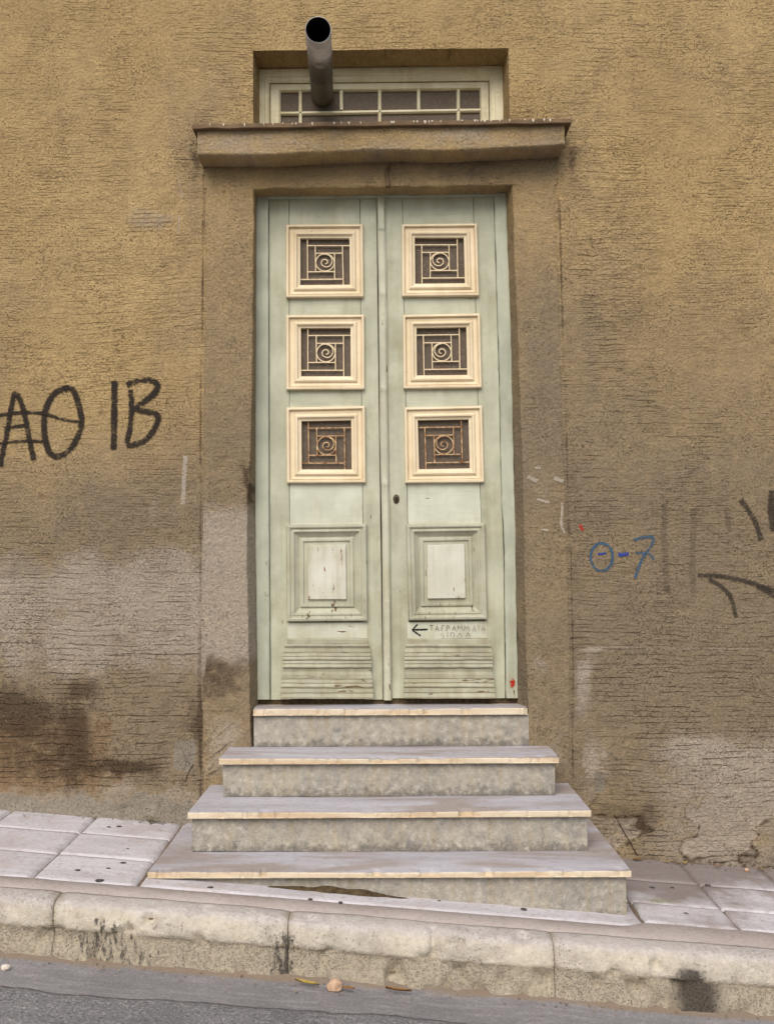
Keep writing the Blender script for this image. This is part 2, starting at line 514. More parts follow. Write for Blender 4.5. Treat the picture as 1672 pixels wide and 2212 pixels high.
M['pale_rail'] = mat_paint('pale_sage_paint', s2l(200, 203, 186), s2l(184, 186, 168), WOOD, .74, grainaxis='x')
M['cream'] = mat_paint('cream_oil_paint', s2l(228, 213, 184), s2l(216, 200, 168), s2l(150, 118, 84), .74, dirtamt=.35, ga=.08)
M['frame'] = mat_paint('grey_green_frame_paint', s2l(180, 184, 166), s2l(160, 164, 148), WOOD, .72)
M['transom'] = mat_paint('pale_transom_paint', s2l(220, 214, 186), s2l(200, 193, 160), s2l(128, 96, 60), .74, grainaxis='x')
M['pane'] = mat_pane()
M['iron'] = mat_simple('cream_painted_iron', s2l(226, 208, 174), s2l(208, 186, 150), 60, .6)
M['iron_rust'] = mat_simple('rusty_painted_iron', s2l(206, 178, 136), s2l(128, 78, 44), 38, .7)
M['marble'] = mat_marble('streaked_marble_tread', s2l(190, 188, 195), s2l(175, 172, 178), s2l(148, 130, 114), s2l(140, 128, 120), 1.3, 8.0, .62)
M['marble_warm_lit'] = mat_marble('warm_lit_marble_edge', s2l(212, 198, 174), s2l(200, 184, 158), s2l(186, 158, 122), s2l(150, 128, 104), 3, 20, .5)  # same marble as the tread tops, warm front light painted into its colour
M['riser'] = mat_riser()
M['paver'] = mat_paver()
M['mortar'] = mat_mortar()
M['joint'] = mat_joint()
M['kerb'] = mat_kerb()
M['gutter'] = mat_road('worn_concrete_gutter', s2l(128, 125, 126), s2l(141, 138, 139), s2l(163, 160, 160), .35, .004)
M['asphalt'] = mat_road('old_grey_asphalt', s2l(120, 119, 121), s2l(134, 133, 134), s2l(152, 150, 150), .9, .011)
M['tarmac'] = mat_simple('dark_tarmac', s2l(62, 60, 58), s2l(74, 72, 70), 20, .9)
M['pipe'] = mat_pipe()
M['soot'] = mat_simple('soot_and_unlit_black', (.006, .006, .006), (.012, .011, .010), 30, .95)  # flue soot, also painted darkness for the unlit interior and keyhole
M['plate'] = mat_simple('dull_cornice_cement', s2l(124, 104, 80), s2l(100, 84, 66), 12, .9, .006, .15)
M['splash'] = mat_simple('white_bird_splash', s2l(214, 206, 190), s2l(190, 178, 158), 40, .8)
M['bronze'] = mat_simple('tarnished_bronze', s2l(82, 70, 48), s2l(56, 46, 34), 60, .55, .002, .5, .4)
M['black_paint'] = mat_spray('black_spray', s2l(48, 42, 38), .95)
M['faint_paint'] = mat_spray('faded_black_spray', s2l(70, 62, 56), .19)
M['worn_black'] = mat_spray('worn_black_spray', s2l(58, 52, 47), .72)
M['blue_paint'] = mat_spray('blue_marker', s2l(60, 92, 118), .80)
M['blue_dark'] = mat_spray('strong_blue_marker', s2l(46, 66, 140), 1.0)
M['white_paint'] = mat_spray('white_chalky_paint', s2l(196, 186, 172), .52)
M['red_paint'] = mat_spray('red_spray', s2l(176, 44, 26), .95)
M['crackline'] = mat_spray('open_crack_dirt', s2l(66, 54, 43), .75)
M['ink'] = mat_spray('black_marker_ink', s2l(34, 34, 34), 1.4)
M['ink_faint'] = mat_spray('faded_marker_ink', s2l(84, 84, 78), .80)
M['stone'] = mat_simple('tan_stone', s2l(208, 176, 148), s2l(172, 140, 116), 40, .85)
M['pebble'] = mat_simple('white_pebble', s2l(220, 212, 200), s2l(196, 184, 170), 50, .85)
M['leaf'] = mat_simple('dry_leaf', s2l(142, 100, 50), s2l(104, 74, 40), 60, .7)
M['leaf_y'] = mat_simple('yellow_dry_leaf', s2l(176, 150, 76), s2l(128, 112, 58), 60, .7)
M['weed'] = mat_simple('weed_green', s2l(98, 96, 48), s2l(84, 64, 36), 60, .7)
M['gum'] = mat_simple('trodden_gum', s2l(88, 82, 80), s2l(64, 60, 58), 60, .8)
M['grit'] = mat_simple('grit', s2l(150, 134, 114), s2l(96, 86, 74), 9, .9)
M['dirt'] = mat_simple('gap_dirt_and_shade', s2l(92, 78, 54), s2l(58, 46, 32), 50, .95)  # packed dirt, and the painted shade under the door leaves


# ------------------------------------------------------------------ mesh helpers
def link(name, me, mat, parent=None):
    o = bpy.data.objects.new(name, me)
    COL.objects.link(o)
    if mat is not None:
        for mm in (mat if isinstance(mat, (list, tuple)) else [mat]):
            me.materials.append(mm)
    if parent is not None:
        o.parent = parent
    return o


def mesh(name, verts, faces, mat, parent=None, smooth=False, attrs=None, mats=None):
    me = bpy.data.meshes.new(name)
    me.from_pydata([tuple(map(float, v)) for v in verts], [], [tuple(int(i) for i in f) for f in faces])
    if smooth:
        me.polygons.foreach_set('use_smooth', [True] * len(me.polygons))
    for k, a in (attrs or {}).items():
        at = me.attributes.new(k, 'FLOAT', 'POINT')
        at.data.foreach_set('value', np.asarray(a, np.float32).ravel())
    if mats is not None:
        me.polygons.foreach_set('material_index', mats)
    me.update()
    return link(name, me, mat, parent)


def tag(o, label=None, cat=None, group=None, kind=None):
    if label: o['label'] = label
    if cat: o['category'] = cat
    if group: o['group'] = group
    if kind: o['kind'] = kind
    return o


def empty(name, loc=(0, 0, 0)):
    o = bpy.data.objects.new(name, None)
    o.empty_display_size = .1
    o.location = loc
    COL.objects.link(o)
    return o


def hexa(name, c8, mat, parent=None, bevel=.003, seg=2, attr_up=False, cuts=0, wob=0.0, seed=0):
    """a board or stone from eight corners: front tl,tr,br,bl then back tl,tr,br,bl; edges eased, faces slightly uneven"""
    bm = bmesh.new()
    vs = [bm.verts.new(c) for c in c8]
    for f in ((0, 3, 2, 1), (4, 5, 6, 7), (0, 1, 5, 4), (3, 7, 6, 2), (0, 4, 7, 3), (1, 2, 6, 5)):
        bm.faces.new([vs[i] for i in f])
    bm.normal_update()
    if cuts:
        long = max((e.calc_length() for e in bm.edges))
        bmesh.ops.subdivide_edges(bm, edges=[e for e in bm.edges if e.calc_length() > long * .6], cuts=cuts, use_grid_fill=True)
    if bevel:
        ed = [e for e in bm.edges if len(e.link_faces) == 2 and e.link_faces[0].normal.angle(e.link_faces[1].normal, 0) > .5]
        bmesh.ops.bevel(bm, geom=ed, offset=bevel, segments=seg, profile=.6, affect='EDGES', clamp_overlap=True)
    if wob:
        for v in bm.verts:
            a, b, c = v.co
            v.co += Vector((float(vnoise(b * 19 + a * 3, c * 19 + seed, 3) - .5), float(vnoise(a * 14 + seed, c * 23, 5) - .5), float(vnoise(a * 14 + seed, b * 9, 7) - .5))) * wob
    me = bpy.data.meshes.new(name)
    bm.to_mesh(me)
    bm.free()
    if attr_up:
        z = np.array([v.co.z for v in me.vertices])
        at = me.attributes.new('up', 'FLOAT', 'POINT')
        at.data.foreach_set('value', ((z - z.min()) / max(z.max() - z.min(), 1e-6)).astype(np.float32))
    return link(name, me, mat, parent)


def board(name, q, yf, yb, mat, parent=None, bevel=.0025, **k):
    """q: four measured corners tl,tr,br,bl of its face on the plane y = yf"""
    f = [P(px, py, yf) for px, py in q]
    return hexa(name, [(x, yf, z) for x, z in f] + [(x, yb, z) for x, z in f], mat, parent, bevel, **k)


def lerp(a, b, t):
    return (a[0] + (b[0] - a[0]) * t, a[1] + (b[1] - a[1]) * t)


def ring(name, outer, inner, prof, y0, mat, parent, fill=False, mats=None):
    """mitred moulding: outer and inner quads (x,z), profile of (t, dy)"""
    V, F = [], []
    for t, dy in prof:
        for a, b in zip(outer, inner):
            x, z = lerp(a, b, t)
            V.append((x, y0 + dy, z))
    for i in range(len(prof) - 1):
        for k in range(4):
            j = (k + 1) % 4
            F.append((i * 4 + k, i * 4 + j, (i + 1) * 4 + j, (i + 1) * 4 + k))
    if fill:
        n = (len(prof) - 1) * 4
        F.append((n, n + 1, n + 2, n + 3))
    F = [tuple(reversed(f)) for f in F]
    return mesh(name, V, F, mat, parent)


def tube(name, pts, r, mat, parent=None, n=8, closed=False, caps=True):
    pts = [Vector(p) for p in pts]
    V, F = [], []
    L = len(pts)
    up = Vector((0, 1, 0.01))
    for i, p in enumerate(pts):
        a = pts[(i - 1) % L] if (i > 0 or closed) else p
        b = pts[(i + 1) % L] if (i < L - 1 or closed) else p
        t = (b - a).normalized()
        s = t.cross(up)
        if s.length < .1:
            s = t.cross(Vector((1, 0, 0)))
        s.normalize()
        q = s.cross(t)
        rr = r[i] if isinstance(r, (list, tuple)) else r
        for k in range(n):
            an = 2 * math.pi * (k + .5) / n
            V.append(p + s * math.cos(an) * rr + q * math.sin(an) * rr)
    for i in range(L if closed else L - 1):
        for k in range(n):
            i2 = (i + 1) % L
            F.append((i * n + k, i * n + (k + 1) % n, i2 * n + (k + 1) % n, i2 * n + k))
    if caps and not closed:
        F.append(tuple(range(n)))
        F.append(tuple(reversed(range((L - 1) * n, L * n))))
    return mesh(name, V, F, mat, parent, smooth=n > 6)


def crom(pts, n=8):
    pts = [np.array(p, float) for p in pts]
    if len(pts) == 2:
        return [pts[0] + (pts[1] - pts[0]) * t for t in np.linspace(0, 1, n)]
    out = []
    for i in range(len(pts) - 1):
        p0 = pts[max(i - 1, 0)]; p1 = pts[i]; p2 = pts[i + 1]; p3 = pts[min(i + 2, len(pts) - 1)]
        for t in np.linspace(0, 1, n, endpoint=False):
            out.append(.5 * ((2 * p1) + (-p0 + p2) * t + (2 * p0 - 5 * p1 + 4 * p2 - p3) * t * t + (-p0 + 3 * p1 - 3 * p2 + p3) * t ** 3))
    out.append(pts[-1])
    return out


# ------------------------------------------------------------------ the ground planes: a street running downhill to the right
GA, GB, GC = -.5884 + ZT, -.0900, .023          # pavement
RA = None


def pave(x, y):
    return GA + GB * x + GC * y


KTOP = lambda x: pave(x, -1.05)
RDZ = -.205                                     # road below the kerb head


def road_z(x, y):
    return KTOP(x) + RDZ + .012 * (-1.2 - y) * .0


# ---- ground sheet out to the horizon, road, gutter
far = 160.0
gx = [-far, far]
mesh('ground', [(x, y, GB * x + pave(0, -1.05) + RDZ - .06) for y in (-far, far) for x in gx], [(0, 1, 3, 2)], M['tarmac'])['kind'] = 'structure'


def edge_y(px):
    xs = [-200, 0, 157, 354, 537, 649, 848, 1024, 1300, 1700, 1900]
    ys = [2112, 2123, 2145, 2153, 2168, 2178, 2191, 2208, 2236, 2275, 2290]
    return np.interp(px, xs, ys)


XS = np.concatenate([np.linspace(-9, -2.2, 18)[:-1], np.linspace(-2.2, 2.2, 260), np.linspace(2.2, 9, 18)[1:]])
# asphalt: its ragged edge lies a centimetre over the gutter concrete
ey = []
for x in XS:
    px = proj(x, -1.5, road_z(x, -1.5))[0]
    q = PL(px, float(edge_y(px)), road_z(0, 0) + .012, GB, 0)
    ey.append(q[1] + .018 * (float(fbm(x * 16, 3.3, 4, 4)) - .5) * 2)
ey = np.array(ey)
V, F = [], []
rows = [0, .004, .03, .10, .3, .7, 1.5, 3.0, 5.0, 7.0]
for j, d in enumerate(rows):
    for i, x in enumerate(XS):
        z = road_z(x, 0) + .012 + .010 * (float(vnoise(x * 1.7, d * 1.7, 2)) - .5)
        if j == 0: z = road_z(x, 0) - .01
        elif j == 1: z -= .004
        V.append((x, ey[i] - d, z))
n = len(XS)
for j in range(len(rows) - 1):
    for i in range(n - 1):
        F.append((j * n + i, (j + 1) * n + i, (j + 1) * n + i + 1, j * n + i + 1))
mesh('road', V, F, M['asphalt'], smooth=True, attrs={'dust': np.repeat([.2, .3, .25, .12, .05, 0, 0, 0, 0, 0], len(XS))})['kind'] = 'structure'
# gutter strip
rows = [-1.13, -1.175, -1.19, -1.205, -1.225, -1.26, -1.32, -1.45, -1.7]
V, F, A = [], [], []
for j, y in enumerate(rows):
    for x in XS:
        lift = .022 * math.exp(-max(-1.17 - y, 0) / .022)
        V.append((x, y, road_z(x, 0) + lift + .008 * (float(vnoise(x * 4, y * 4, 8)) - .5)))
        A.append(.95 * math.exp(-max(-1.185 - y, 0) / .03) * (.55 + .9 * float(fbm(x * 5, 1.1, 3, 3))))
for j in range(len(rows) - 1):
    for i in range(n - 1):
        F.append((j * n + i, (j + 1) * n + i, (j + 1) * n + i + 1, j * n + i + 1))
mesh('gutter', V, F, M['gutter'], smooth=True, attrs={'dust': A})['kind'] = 'structure'

# ---- pavement: bed, slabs, mortar strip
V, F = [], []
for y in (.4, -1.06):
    for x in (-9, 9):
        V.append((x, y, pave(x, y) - .012))
pavement = mesh('pavement', V, [(0, 2, 3, 1)], M['joint'])
pavement['kind'] = 'structure'


def slab(x0, x1, y0, y1, gap=.006, seed=0, n=10):
    """one paving slab, its top slightly tilted and dished, arrises worn"""
    r = random.Random(seed)
    V, F, dm, ms = [], [], [], []
    tx, ty, dz = r.uniform(-.004, .004), r.uniform(-.004, .004), r.uniform(-.0015, .0015)
    ca, cb = (x0 + x1) / 2, (y0 + y1) / 2
    us = [0, .015] + list(np.linspace(.08, .92, n)) + [.985, 1]
    for v in us:
        for u in us:
            x = x0 + gap + (x1 - x0 - 2 * gap) * u
            y = y0 + gap + (y1 - y0 - 2 * gap) * v
            if 0 < u < 1 and (v in (0, 1)): y += (float(vnoise(x * 30, seed * 1.7 + v, 6)) - .5) * .006
            if 0 < v < 1 and (u in (0, 1)): x += (float(vnoise(y * 30, seed * 2.3 + u, 9)) - .5) * .006
            z = pave(x, y) + dz + tx * (x - ca) + ty * (y - cb) + .003 * (float(vnoise(x * 8, y * 8, 12)) - .5)
            if u in (0, 1) or v in (0, 1): z -= .014
            elif u < .02 or u > .98 or v < .02 or v > .98: z -= .002
            V.append((x, y, z))
            d = .75 * math.exp(-max(-y, 0) / .07) + ((.42 + .75 * math.exp(-((x - 1.14) / .22) ** 2) * float(sstep(-.72, -.25, y))) if x > .9 else 0)
            d += .35 * math.exp(-((x + .93) / .14) ** 2 - ((y + .22) / .2) ** 2)
            if x > .8: d += .25 * float(sstep(-.5, -.1, y))
            dm.append(d)
            ms.append(.9 * math.exp(-((x - 1.08) / .09) ** 2 - ((y + .60) / .05) ** 2) + .35 * math.exp(-((y + .86) / .03) ** 2) * (abs(x) < .9))
    k = len(us)
    for j in range(k - 1):
        for i in range(k - 1):
            F.append((j * k + i, j * k + i + 1, (j + 1) * k + i + 1, (j + 1) * k + i))
    return mesh('paving_slab', V, F, M['paver'], pavement, smooth=True, attrs={'damp': dm, 'moss': ms})


SX_L = [-2.50, -2.115, -1.728, -1.345, -.955]
SX_R = [.955, 1.318, 1.69, 2.07, 2.45]
SY_L = [-.940, -.615, -.30, .02]
SY_R = [-.870, -.640, -.335, .02]
sd_ = 0
for XSL, SY in ((SX_L, SY_L), (SX_R, SY_R)):
    for i in range(len(XSL) - 1):
        for j in range(3):
            sd_ += 1
            slab(XSL[i], XSL[i + 1], SY[j], SY[j + 1], .003 if j else .004, sd_)
slab(-.955, -.57, -.30, .02, .004, 40)
slab(-.955, .957, -.930, -.62, .004, 41, 40)
slab(-.955, -.57, -.615, -.305, .004, 42)
slab(.57, .955, -.335, .02, .004, 43)
slab(.57, .955, -.615, -.34, .004, 44)
# mortar strip between slabs and kerb
V, F = [], []
for j, t in enumerate((0, .06, .5, .94, 1)):
    for x in XS:
        yi = (-.925 if x < 0 else -.925 + .062 * float(sstep(.85, .98, x))) + .012 * (float(fbm(x * 7, 1.0, 5)) - .5)
        yo = -1.052 + .016 * (float(fbm(x * 9, 5.0, 5)) - .5)
        y = yi + (yo - yi) * t
        V.append((x, y, pave(x, y) - (.009 if t in (0, 1) else .002) + .003 * (float(vnoise(x * 9, y * 9, 3)) - .5)))
for j in range(4):
    for i in range(n - 1):
        F.append((j * n + i, (j + 1) * n + i, (j + 1) * n + i + 1, j * n + i + 1))
mesh('mortar_strip', V, F, M['mortar'], pavement, smooth=True)

# ---- kerb
kerb = mesh('kerb', [(-9, -1.06, pave(-9, -1.06) - .03), (9, -1.06, pave(9, -1.06) - .03), (9, -1.145, road_z(9, 0) - .05), (-9, -1.145, road_z(-9, 0) - .05),
                     (-9, -1.145, pave(-9, -1.05) - .04), (9, -1.145, pave(9, -1.05) - .04)], [(0, 4, 5, 1), (4, 3, 2, 5)], M['joint'])
kerb['kind'] = 'structure'
KPROF = [(-1.050, -.03), (-1.052, -.002), (-1.075, .001), (-1.10, .000), (-1.13, -.002), (-1.148, -.007), (-1.160, -.016), (-1.168, -.030), (-1.173, -.046),
         (-1.177, -.062), (-1.179, -.078), (-1.178, -.090), (-1.174, -.0965), (-1.172, -.103), (-1.173, -.120), (-1.175, -.140), (-1.177, -.160), (-1.180, -.180), (-1.186, -.215)]
kpx = [39, 612, 1190]
kx = [PL(px, 2020, KTOP(0), GB, 0)[0] for px in kpx]
step = (kx[2] - kx[0]) / 2
kedges = [kx[0] - 2 * step, kx[0] - step] + kx + [kx[2] + step, kx[2] + 2 * step]
oilc = PL(1492, 2120, KTOP(0) - .11, GB, 0)[0]


def kerb_stone(x0, x1, seed):
    gap = .001
    us = np.concatenate([[0, .004, .015], np.linspace(.03, .97, 130), [.985, .996, 1]])
    V, F, dirt, soot, oil, headk = [], [], [], [], [], []
    K = len(KPROF)
    for u in us:
        x = x0 + gap + (x1 - x0 - 2 * gap) * u
        e = (.005 + .008 * float(vnoise(x * 3, seed, 5))) * math.exp(-min(u, 1 - u) * (x1 - x0) / .022)
        for k, (y, dz) in enumerate(KPROF):
            s = k / (K - 1)
            wear = (float(fbm(x * 7, s * 4, 21, 4)) - .5)
            chip = max(0, float(fbm(x * 13 + 4, s * 5, 33, 3)) - .60) * .14
            out = y + e * (1 if k > 2 else 0) + wear * .013 * (k > 3) + chip * (k > 3)
            z = KTOP(x) + dz + (wear * .008 if k < 9 else 0) - (e * .5 if k < 6 else 0) - chip * .4 * (3 < k < 9)
            out += .006 * (float(fbm(x * 42, s * 22, 29, 3)) - .5) * (k > 3)
            V.append((x, out, z))
            dirt.append(float(sstep(-.078, -.100, dz)) * .85 + (.12 if k < 5 else 0) + .6 * math.exp(-min(u, 1 - u) * (x1 - x0) / .035))
            headk.append(float(sstep(-.03, -.008, dz + .02 * (float(fbm(x * 9, s * 3, 27, 3)) - .5))))
            px, py = proj(x, y, z)
            so = .46 * math.exp(-((px - 225) / 80) ** 2) + .25 * math.exp(-((px - 400) / 130) ** 2) + .5 * math.exp(-((px - 610) / 35) ** 2) + .22 * math.exp(-((px - 40) / 30) ** 2) + .25 * math.exp(-((px - 760) / 120) ** 2) * (dz < -.07)
            so *= float(sstep(-.012, -.05, dz))
            soot.append(so + .10 * (k > 11))
            oil.append(max(1.15 * math.exp(-((x - oilc - .01) / .085) ** 2) * float(sstep(-.085, -.105, dz)), 1.1 * math.exp(-((x - oilc + .01) / .055) ** 2) * float(sstep(-.045, -.068, dz))))
    for i in range(len(us) - 1):
        for k in range(K - 1):
            F.append((i * K + k, i * K + k + 1, (i + 1) * K + k + 1, (i + 1) * K + k))
    F.append(tuple(reversed(range(K))))
    F.append(tuple(range((len(us) - 1) * K, len(us) * K)))
    return mesh('kerb_stone', V, F, M['kerb'], kerb, smooth=True, attrs={'dirt': dirt, 'soot': soot, 'oil': oil, 'headk': headk})


for i in range(len(kedges) - 1):
    kerb_stone(kedges[i], kedges[i + 1], i)

# ------------------------------------------------------------------ the house front
house = empty('house', (0, 0, 0))
tag(house, 'ochre plastered house front with a pale green double door, transom window and spray paint marks', 'house')

ZTOP, ZBOT = 6.2, -.15


def wall_disp(X, Z):
    """how far the plaster stands out of the plane y = 0 (metres towards the street)"""
    d = .016 * (fbm(X * 1.1, Z * 1.1, 41, 3) - .5) + .008 * (fbm(X * 5, Z * 7, 43, 3) - .5) + .005 * (fbm(X * 22, Z * 34, 47, 2) - .5)
    base = Z - pave(X, 0)
    left = X < 0
    d = d + np.where(left, .030 * np.exp(-np.maximum(base, 0) / .05) + .010 * sstep(.15, .11, base + .05 * (fbm(X * 6, 0 * X, 51, 3) - .5)),
                     .014 * np.exp(-np.maximum(base, 0) / .04))
    # crumbling, patched plaster beside the steps on the right, and a bulging crust below the repairs
    b1 = np.exp(-((X - 1.02) / .13) ** 2 - ((Z - ZT + .42) / .22) ** 2)
    d = d + b1 * (.06 * (fbm(X * 9, Z * 7, 55, 4) - .45))
    fl = sstep(.48, .53, fbm(X * 3.2 + 4, Z * 4.5, 57, 4)) * sstep(.36, .05, base) * (X > .8)
    d = d - .013 * fl
    b2 = np.exp(-((X + .93) / .08) ** 2 - ((Z - ZT + .22) / .11) ** 2)
    d = d + b2 * .03 * (fbm(X * 13, Z * 11, 59, 4) - .55)
    # plaster swells a little where it meets the door surround
    xe = np.where(X < 0, -.868, .842)
    d = d + .012 * np.exp(-((X - xe) / .035) ** 2) * (Z < 3.35 + 0 * X) * sstep(2.75 + .8, 2.4 + .8, Z) * (.4 + fbm(X * 3, Z * 3, 63, 3))
    return d


def blob(PX, PY, cx, cy, rx, ry, p=2.0):
    return np.exp(-(np.abs((PX - cx) / rx) ** p + np.abs((PY - cy) / ry) ** p))


SUR_L = [(442, 373), (439.6, 582), (436, 780), (434, 950), (433, 1250), (433, 1526), (434.5, 1720)]     # outer edge of the surround
SUR_R = [(1202.4, 370), (1211, 571), (1217, 800), (1222, 984), (1233, 1262), (1236, 1401), (1236, 1720)]


def stains_and_shade(X, Y, Z, surround=False):
    PX, PY = proj(X, 0 * X, Z)
    wx = 60 * (fbm(PX / 70, PY / 70, 61, 4) - .5) + 16 * (fbm(PX / 16, PY / 16, 65, 2) - .5)
    wy = 46 * (fbm(PX / 70, PY / 70, 71, 4) - .5) + 16 * (fbm(PX / 16, PY / 16, 75, 2) - .5)
    x, y = PX + wx, PY + wy
    L = PX < 836
    streak = fbm(PX / 22, PY / 260, 81, 3)
    big = fbm(PX / 260, PY / 200, 83, 3)
    grime = np.where(L, .22 * sstep(450, 800, y) + .75 * sstep(880, 1150, y), .42 * sstep(330, 700, y) + .60 * sstep(740, 1100, y)) + .5 * (big - .5) + .22 * (streak - .5)
    grime = grime + .45 * blob(x, y, 430, 320, 60, 130) + .45 * blob(x, y, 1225, 330, 35, 110) + .25 * blob(x, y, 420, 640, 60, 260) + .25 * blob(x, y, 1270, 700, 110, 200)
    grime = grime - .35 * blob(x, y, 200, 800, 170, 120) - .25 * blob(x, y, 1500, 500, 200, 200)
    pale = np.where(L, 1.0 * sstep(1120, 1260, y) * sstep(1540, 1370, y) * (.25 + 1.0 * fbm(PX / 90, PY / 60, 87, 4) + .25 * streak), .85 * sstep(1540, 1640, y) * sstep(1260, 1480, x) * (.4 + .9 * big))
    pale = pale + .9 * blob(x, y, 1272, 1480, 26, 75) + .7 * blob(x, y, 1285, 1640, 30, 50) + .5 * blob(x, y, 320, 478, 52, 34, 4)
    pale = pale + .45 * blob(x, y, 330, 1105, 15, 22) + .35 * blob(x, y, 95, 1060, 16, 80) + .35 * blob(x, y, 140, 1390, 30, 26) + .4 * blob(x, y, 170, 830, 25, 14) + .3 * blob(x, y, 1450, 1325, 60, 10)
    pale = pale + .55 * sstep(1692, 1712, y + 8 * np.sin(PX / 19)) * L
    soot = .95 * blob(x, y, 40, 1545, 80, 70, 2) + .85 * blob(x, y, 165, 1590, 34, 95, 2) + .55 * blob(x, y, 185, 1485, 45, 26, 2) + 1.05 * blob(x, y, 275, 1660, 58, 22, 2.4) + .45 * blob(x, y, 90, 1655, 110, 50)
    soot = soot + .45 * blob(x, y, 80, 1385, 20, 16) + .45 * blob(x, y, 60, 1230, 110, 26) + .28 * blob(x, y, 430, 1480, 22, 130) + .35 * blob(x, y, 420, 1560, 40, 50)
    soot = soot + .55 * blob(x, y, 1380, 1765, 40, 40) + .35 * blob(x, y, 1590, 1590, 28, 50) + .4 * blob(x, y, 1320, 1570, 26, 60) + .3 * blob(x, y, 1500, 1690, 60, 40)
    soot = soot + .30 * blob(x, y, 1425, 1230, 18, 150) + .26 * blob(x, y, 1495, 1170, 16, 120) + .4 * blob(x, y, 800, 50, 10, 35) + .30 * sstep(1830, 1860, PY) * (~L)
    soot = soot + .40 * blob(x, y, 432, 330, 14, 60) + .35 * blob(x, y, 1226, 330, 12, 60)
    soot = soot + .22 * sstep(1440, 1560, y) * L * (.4 + .9 * big) + .30 * sstep(1740, 1830, y) * (~L) * (.4 + .9 * big)
    soot = soot + .5 * blob(x, y, 1232, 345, 16, 50) + .4 * blob(x, y, 424, 350, 18, 55)
    ff = fbm(X * 3.2 + 4, Z * 4.5, 57, 4)
    soot = soot + .75 * np.exp(-((ff - .50) / .011) ** 2) * sstep(.45, .2, Z - pave(X, 0)) * (X > .85)  # dark line along the edges of the flaking patches
    pale = pale + .5 * sstep(.50, .53, ff) * sstep(.45, .15, Z - pave(X, 0)) * (X > .85)
    rust = .62 * sstep(1500, 1580, y) * sstep(1740, 1690, y) * sstep(330, 200, x) + .3 * blob(x, y, 160, 1420, 200, 60)
    hx, hy = PX + .45 * wx, PY + .45 * wy
    cem = 1.1 * blob(hx, hy, 402, 1633, 26, 34, 4) + .9 * blob(hx, hy, 1298, 1685, 12, 26, 4) + .45 * blob(hx, hy, 1345, 1600, 20, 14, 4)
    cem = cem + .62 * sstep(1712, 1722, hy + 9 * np.sin(PX / 23.0) + 5 * np.sin(PX / 9.1)) * (PX < 420)
    smooth = .9 * blob(x, y, 320, 478, 70, 46, 4) + .8 * blob(hx, hy, 402, 1633, 40, 45, 4) + .5 * blob(x, y, 1290, 1620, 50, 140, 4) + np.where(L & (PY > 1700), .7, 0) + .7 * blob(x, y, 1580, 1790, 140, 60, 4)
    coarse = sstep(1100, 1450, y) + .7 * (PX < 430) * sstep(950, 700, y) * sstep(150, 400, y) * .5
    if surround:
        grime = .55 * sstep(380, 900, y) + .55 * (fbm(PX / 120, PY / 160, 91, 3) - .5) + .18 * (streak - .5) + .24 + .4 * sstep(410, 345, y)  # last term paints the shade under the cornice into the grime
        grime = np.where(L, grime, grime + .15)
        pale = np.where(L, .95 * sstep(1040, 1150, y) * sstep(1455, 1400, y), .40 * blob(x, y, 1180, 1050, 40, 60) + .5 * blob(x, y, 1160, 1440, 40, 50) + .35 * blob(x, y, 1170, 740, 24, 20))
        pale = pale + .65 * blob(x, y, 490, 1615, 46, 70, 5) + .5 * blob(x, y, 1195, 1620, 40, 60)
        soot = .95 * blob(x, y, 536, 1045, 9, 55) + .75 * blob(x, y, 485, 1460, 55, 55, 3) + .4 * blob(x, y, 445, 1440, 14, 60) + .30 * sstep(900, 1080, y) * sstep(1160, 1080, y) * L * .6
        soot = soot + .55 * blob(x, y, 836, 372, 8, 40) + .4 * blob(x, y, 1210, 500, 8, 40) + .3 * sstep(1118, 1108, PX) * (~L) + .35 * blob(x, y, 1165, 1520, 25, 40)
        rust = 0 * X
        cem = .25 * blob(x, y, 545, 1200, 12, 200)
        smooth = .66 + .3 * (y > 1538) * L + .4 * sstep(1060, 1160, y) * L + .35 * (y > 1500) * (~L)
        coarse = 0 * X + .1
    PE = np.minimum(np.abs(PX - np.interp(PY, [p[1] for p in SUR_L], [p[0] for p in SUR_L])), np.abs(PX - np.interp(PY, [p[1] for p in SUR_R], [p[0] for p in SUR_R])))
    soot = soot + .75 * np.exp(-(PE / 3.2) ** 2) * (PY > 360) * (.55 + .9 * fbm(PY / 40, PX * 0, 97, 3)) * (PX > 380) * (PX < 1290)  # joint dirt line, with the shade of the overhanging plaster painted into it
    if not surround:
        pale = pale + .55 * np.exp(-((PY - 1405 + 6 * fbm(PX / 60, PY * 0, 99, 2)) / 5) ** 2) * (PX > 1240)
    return {'grime': grime, 'pale': np.clip(pale, 0, 1.2), 'soot': np.clip(soot, 0, 1.1), 'rust': np.clip(rust, 0, 1), 'cement': np.clip(cem, 0, 1.1), 'smooth': np.clip(smooth, 0, 1), 'coarse': np.clip(coarse, 0, 1)}


